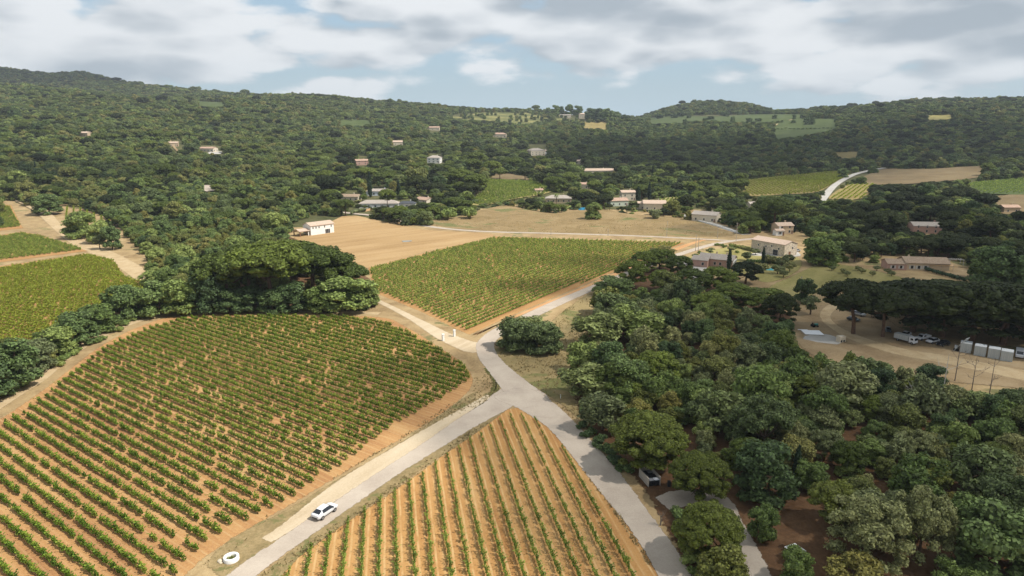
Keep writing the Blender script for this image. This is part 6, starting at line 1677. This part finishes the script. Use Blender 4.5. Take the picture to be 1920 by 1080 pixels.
def well():
    g = G(434, 1050); o = empty('well_ring', tuple(g), 0, 'low round white well ring on the grass beside the road', 'well')
    n = 40; V, F = [], []
    for i in range(n):
        a = 2 * math.pi * i / n; c, s = math.cos(a), math.sin(a)
        for r, z in ((1.16, -.2), (1.16, .62), (1.12, .68), (.80, .68), (.76, .62), (.76, -.2)): V.append((r * c, r * s, z))
    for i in range(n):
        for k in range(5): j = (i + 1) % n; F.append((i * 6 + k, j * 6 + k, j * 6 + k + 1, i * 6 + k + 1))
    link('ring', mesh_np('ring', V, np.array(F), mat('white_concrete', (.74, .72, .68), .8, vary=.06)), o)
    MB().cyl((0, 0, -.1), (0, 0, .34), .76, n=28).build('earth_fill', M_LITTER, o)
    gg = np.random.default_rng(3); C = np.column_stack([gg.normal(0, .3, (160, 2)), np.full(160, .38)]); V, F = leaf_cloud(C, np.tile([0., 0, 1], (160, 1)), .14, gg)
    link('weeds', mesh_np('weeds', V, F, FOL['olive']), o)['kind'] = 'stuff'
    for dx, dy, s, lab in ((-1.55, -.45, .34, 'largest pale stone at the left foot of the white well ring'), (-1.25, -.85, .22, 'small pale stone in front of the white well ring'), (-1.75, -.02, .18, 'tiny pale stone left of the white well ring')):
        bm = bmesh.new(); bmesh.ops.create_icosphere(bm, subdivisions=2, radius=s)
        for v in bm.verts: v.co = Vector((v.co.x * 1.3, v.co.y, v.co.z * .7)) * (1 + random.uniform(-.13, .13))
        me = bpy.data.meshes.new('stone'); bm.to_mesh(me); bm.free(); me.materials.append(mat('pale_stone', (.52, .45, .34), .9))
        q = link('stone', me); q.location = (g[0] + dx, g[1] + dy, s * .4); tag(q, lab, 'stone', 'stones beside the well ring')
well()


def bins():
    a, b = G(1198, 893), G(1216, 914); c = G(1236, 908)
    yaw = math.atan2(b[1] - a[1], b[0] - a[0]); L = float(np.hypot(*(b - a)[:2])); W = float(np.hypot(*(c - b)[:2])) * .95
    ux, uy = math.cos(yaw), math.sin(yaw); m = (a + b) / 2 + np.array([-uy, ux, 0]) * W / 2
    o = empty('bin_enclosure', tuple(m), yaw, 'open topped grey wooden bin enclosure beside the road', 'enclosure')
    H = 1.7
    for nm, fx, fy, ln, rz in (('side_wall', 0, -W / 2, L, 0), ('side_wall', 0, W / 2, L, 0), ('back_wall', -L / 2, 0, W - .14, R(90))):
        w = link(nm, None, o); w.location = (fx, fy, 0); w.rotation_euler = (0, 0, rz)
        k = max(6, int(ln / .32)); me = None
        for i in range(k):
            x = -ln / 2 + (i + .5) * ln / k
            if me is None:
                p0 = MB().box((0, 0, H / 2 - .1), (ln / k - .03, .07, H + .2)).build('board', M_GREYWOOD, w); me = p0.data; p0.location.x = x
            else: q = link('board', me, w); q.location.x = x
        MB().box((0, 0, H + .04), (ln + .1, .16, .08)).build('top_rail', M_GREYWOOD, w)
    M_BIN = mat('dark_bin_plastic', (.018, .02, .024), .5); M_LID = mat('white_bin_lid', (.70, .72, .75), .5); M_LIDG = mat('grey_bin_lid', (.20, .21, .23), .5)
    for i, (fx, fy, lid, lab) in enumerate(((-.30, -.22, M_BIN, 'dark wheelie bin at the back left of the bin enclosure'), (-.30, .24, M_LIDG, 'wheelie bin with grey lid at the back of the bin enclosure'), (.02, -.22, M_BIN, 'dark wheelie bin along the road side of the bin enclosure'), (.05, .24, M_BIN, 'dark wheelie bin in the middle of the bin enclosure'), (.34, -.2, M_LIDG, 'wheelie bin with grey lid at the open end of the enclosure'), (.36, .24, M_LID, 'wheelie bin with white lid at the open end of the enclosure'))):
        p = m + np.array([ux, uy, 0]) * fx * L + np.array([-uy, ux, 0]) * fy * W
        q = empty('wheelie_bin', tuple(p), yaw, lab, 'bin', 'bins inside the wooden enclosure')
        MB().box((0, 0, .6), (.95, .85, 1.1)).build('body', M_BIN, q, bevel=.05); MB().box((0, 0, 1.2), (1.02, .92, .1)).build('lid', lid, q)
        for s in (-1, 1): MB().cyl((-.4, s * .3 - .05, .12), (-.4, s * .3 + .05, .12), .12, n=10).build('wheel', M_TYRE, q)
    p = G(1254, 912); q = empty('litter_bin', tuple(p), 0, 'small black litter bin right of the wooden bin enclosure', 'bin')
    MB().box((0, 0, .5), (.5, .5, 1.0)).build('body', M_BIN, q); MB().box((0, 0, 1.05), (.56, .56, .1)).build('lid', M_BIN, q)
bins()

# ------------------------------------------------------------------ canopy, dead trees, poles, walls, hedges
g = G(1489, 1048); o = empty('canopy', tuple(g), R(25), 'small white canopy with a scrap of red cloth under the trees', 'canopy')
v = MB(); v.solid([[(-1.6, -1.6, 2.2), (1.6, -1.6, 2.2), (0, 0, 3.1)], [(1.6, -1.6, 2.2), (1.6, 1.6, 2.2), (0, 0, 3.1)], [(1.6, 1.6, 2.2), (-1.6, 1.6, 2.2), (0, 0, 3.1)], [(-1.6, 1.6, 2.2), (-1.6, -1.6, 2.2), (0, 0, 3.1)], [(-1.6, -1.6, 2.2), (-1.6, 1.6, 2.2), (1.6, 1.6, 2.2), (1.6, -1.6, 2.2)]]); v.build('roof_cloth', mat('white_canvas', (.78, .78, .78), .8), o)
for x in (-1.5, 1.5):
    for y in (-1.5, 1.5): MB().cyl((x, y, -.1), (x, y, 2.2), .05, n=8).build('leg', M_FRAME, o)
MB().box((-1.9, .8, .9), (.9, .7, .06), rz=.2).build('red_cloth', mat('red_cloth', (.30, .02, .025), .8), o); o.scale = (.7, .7, .8)


def dead_tree(px, py, hpx, label, m, seed, lean=0.):
    g = G(px, py); f = proj(*g)[2]; H = hpx / FPX * f; r = random.Random(seed)
    o = empty('dead_tree', tuple(g), 0, label, 'dead tree')
    top = Vector((lean * H, 0, H)); b = MB(); b.tube([(0, 0, -.3), top * .35 + Vector((.1, .1, 0)), top * .7, top], [.14, .11, .07, .03], 7); b.build('trunk', m, o)
    for k in range(6):
        s = top * r.uniform(.3, .85); a = r.uniform(0, 6.28); ln = H * r.uniform(.18, .4)
        q = s + Vector((math.cos(a) * ln * .6, math.sin(a) * ln * .6, ln * .25)); e = q + Vector((math.cos(a + .4) * ln * .4, math.sin(a + .4) * ln * .4, ln * .45))
        bb = MB(); bb.tube([s, q, e], [.05, .03, .012], 6)
        for _ in range(3): bb.tube([q, q + Vector((r.gauss(0, .5), r.gauss(0, .5), r.uniform(.3, 1.0)))], [.03, .01], 5)
        bb.build('branch', m, o)
dead_tree(1762, 775, 118, 'bleached white dead tree standing above the wood below the car park', M_DEAD, 1)
dead_tree(1728, 770, 60, 'slanting bleached dead stem left of the white dead tree', M_DEAD, 2, -.55)
dead_tree(1820, 742, 78, 'bare brown leafless tree in front of the dirt yard', M_TWIG, 3)
dead_tree(1853, 750, 84, 'bare twiggy tree right of the brown leafless tree', M_TWIG, 4)
dead_tree(1790, 715, 78, 'thin bare tree before the first grey container', M_TWIG, 5)
dead_tree(1238, 985, 26, 'small dried bush like tree at the side drive mouth', M_TWIG, 6)

for px, py, top, lab in ((1250, 444, 415, 'wooden utility pole in the dry field above the green vineyard'), (1304, 471, 441, 'wooden utility pole beside the road left of the crossroads'), (1309, 473, 446, 'thin second pole beside the roadside utility pole'), (1345, 447, 428, 'short wooden pole near the crossroads'), (1380, 452, 418, 'tall wooden pole at the crossroads left of the barn'), (1500, 553, 518, 'thin wooden pole at the end of the meadow'), (1033, 441, 428, 'slim pole on the verge of the far road'), (1140, 442, 429, 'slim pole further right along the far road'), (1808, 408, 378, 'telegraph pole beside the brown field at the right'), (715, 402, 380, 'pole at the driveway mouth below the long bungalow'), (1729, 414, 398, 'pale pole behind the rose walled house')):
    g = G(px, py); h = (py - top) / FPX * proj(*g)[2] / .965
    o = empty('utility_pole', tuple(g), R(30), lab, 'pole', 'poles along the valley roads')
    MB().cyl((0, 0, -.4), (0, 0, h), .15, .10, n=8).build('shaft', M_GREYWOOD, o); MB().box((0, 0, h - .5), (1.3, .1, .12)).build('crossarm', M_GREYWOOD, o)


def wall_run(line, h, m, label, name='garden_wall', th=.3, cat='wall'):
    W = [G(*p) for p in line]; o = empty(name, tuple(W[0]), 0, label, cat)
    for i in range(len(W) - 1):
        a, b = W[i] - W[0], W[i + 1] - W[0]; L = float(np.hypot(*(b - a)[:2])); y = math.atan2(b[1] - a[1], b[0] - a[0]); c = (a + b) / 2
        MB().box((c[0], c[1], c[2] + h / 2 - .3), (L - .002, th, h + .6), rz=y).build('wall_panel', m, o)
        MB().box((c[0], c[1], c[2] + h + .05), (L - .002, th + .12, .1), rz=y).build('coping', m, o)
wall_run([(661, 407), (700, 411), (740, 419), (800, 430), (828, 433)], 1.0, M_CONC, 'low grey retaining wall along the far road above the tan field', 'retaining_wall')
wall_run([(683, 397), (699, 394)], 1.7, mat('ochre_render', (.56, .36, .19), .85), 'short ochre garden wall at the gate beside the far road')
wall_run([(1276, 405), (1300, 412), (1342, 424), (1380, 436)], .8, M_WHITE, 'white kerb wall along the pale driveway')
wall_run([(1692, 423), (1736, 418)], 1.2, M_CONC, 'pale wall in front of the rose walled house')
for px in (705, 708):
    g = G(px, 398.5); o = empty('gate_pillar', tuple(g), 0, f'{"left" if px == 705 else "right"} orange tinted gate pillar at the bungalow driveway', 'pillar')
    MB().box((0, 0, .9), (.7, .7, 2.4)).build('shaft', mat('ochre_render', (.56, .36, .19), .85), o); MB().box((0, 0, 2.15), (.9, .9, .14)).build('cap', M_CREAM, o)


def hedge(line, h, w, tone, label):
    W = [G(*p)[:2] for p in line]; C = smooth_loop(W, False, .9); g = np.random.default_rng(int(line[0][0])); lob = []
    o0 = np.array([C[0][0], C[0][1], float(Z(*C[0]))])
    for c in C:
        z = float(Z(c[0], c[1])) - o0[2]; r = w * .5 * g.uniform(.9, 1.15)
        lob.append((c[0] - o0[0], c[1] - o0[1], z + h * .55, r, r, h * .5 * g.uniform(.9, 1.12)))
    o = empty('hedge', tuple(o0), 0, label, 'hedge'); link('foliage', crown_mesh('foliage', lob, 9, .34, FOL[tone], 5, core=.88), o)
hedge([(660, 402), (672, 398), (684, 397)], 2.6, 2.4, 'grey', 'clipped pale topped hedge at the left end of the far road')
hedge([(760, 394), (785, 389), (810, 386)], 2.4, 3.4, 'mid', 'green hedge below the slate roofed annex')
hedge([(778, 400), (800, 397), (840, 394), (852, 393)], 3.0, 4.5, 'grey', 'long grey green hedge along the top of the dry field')
hedge([(840, 387), (865, 385), (893, 382)], 3.6, 4.5, 'blue', 'dark bluish hedge left of the terrace vines')
hedge([(1030, 398), (1010, 390), (992, 394)], 2.6, 3.0, 'fresh', 'yellow green hedge below the low tan house')
hedge([(1046, 397), (1060, 393), (1070, 389)], 1.6, 1.6, 'mid', 'trimmed hedge running down to the blue van')
hedge([(1236, 404), (1256, 400), (1276, 398)], 2.8, 3.0, 'mid', 'green hedge right of the square cream house')
hedge([(1736, 508), (1760, 515), (1790, 523), (1808, 528)], 1.8, 1.4, 'cypress', 'dark trimmed hedge in front of the long villa terrace')
hedge([(1370, 462), (1390, 466), (1412, 472)], 1.6, 2.6, 'olive', 'olive hedge sloping down from the barn to the road')
hedge([(1402, 492), (1440, 494), (1470, 498)], 1.6, 1.6, 'dark', 'dark hedge between the barn yard and the pool')


def palm():
    g = G(1043, 383); o = empty('palm_tree', tuple(g), 0, 'palm tree with drooping fronds beside the low tan house', 'tree'); H = 8.
    MB().tube([(0, 0, -.3), (.15, 0, H * .5), (0, .1, H)], [.28, .22, .2], 8).build('trunk', M_BARK, o)
    me = None
    for k in range(16):
        b = MB(); a = 0; el = .9 - 1.3 * ((k % 4) / 3); pts = [(0, 0, 0)]
        if me is None:
            for i in range(6): b.poly([(i * .5, -.28, .35 * i - .09 * i * i), (i * .5 + .5, -.24, .35 * (i + 1) - .09 * (i + 1) ** 2), (i * .5 + .5, .24, .35 * (i + 1) - .09 * (i + 1) ** 2), (i * .5, .28, .35 * i - .09 * i * i)])
            f = b.build('frond', FOL['mid'], o); me = f.data
        else: b.bm.free(); f = link('frond', me, o)
        f.location = (0, .1, H); f.rotation_euler = (0, -.25 + .45 * (k % 3), k * 2 * math.pi / 16 + .1 * (k % 3))
palm()
g = G(762, 453); o = empty('pipe_bundle', tuple(g), R(10), 'small grey heap of boards lying in the tan field', 'heap')
for k in range(7): MB().box((random.uniform(-.6, .6), -1.2 + k * .4, .15 + .12 * (k % 3)), (4.5 + random.uniform(-1, 1), .32, .12), rz=random.uniform(-.2, .2)).build('board', M_CONT, o)
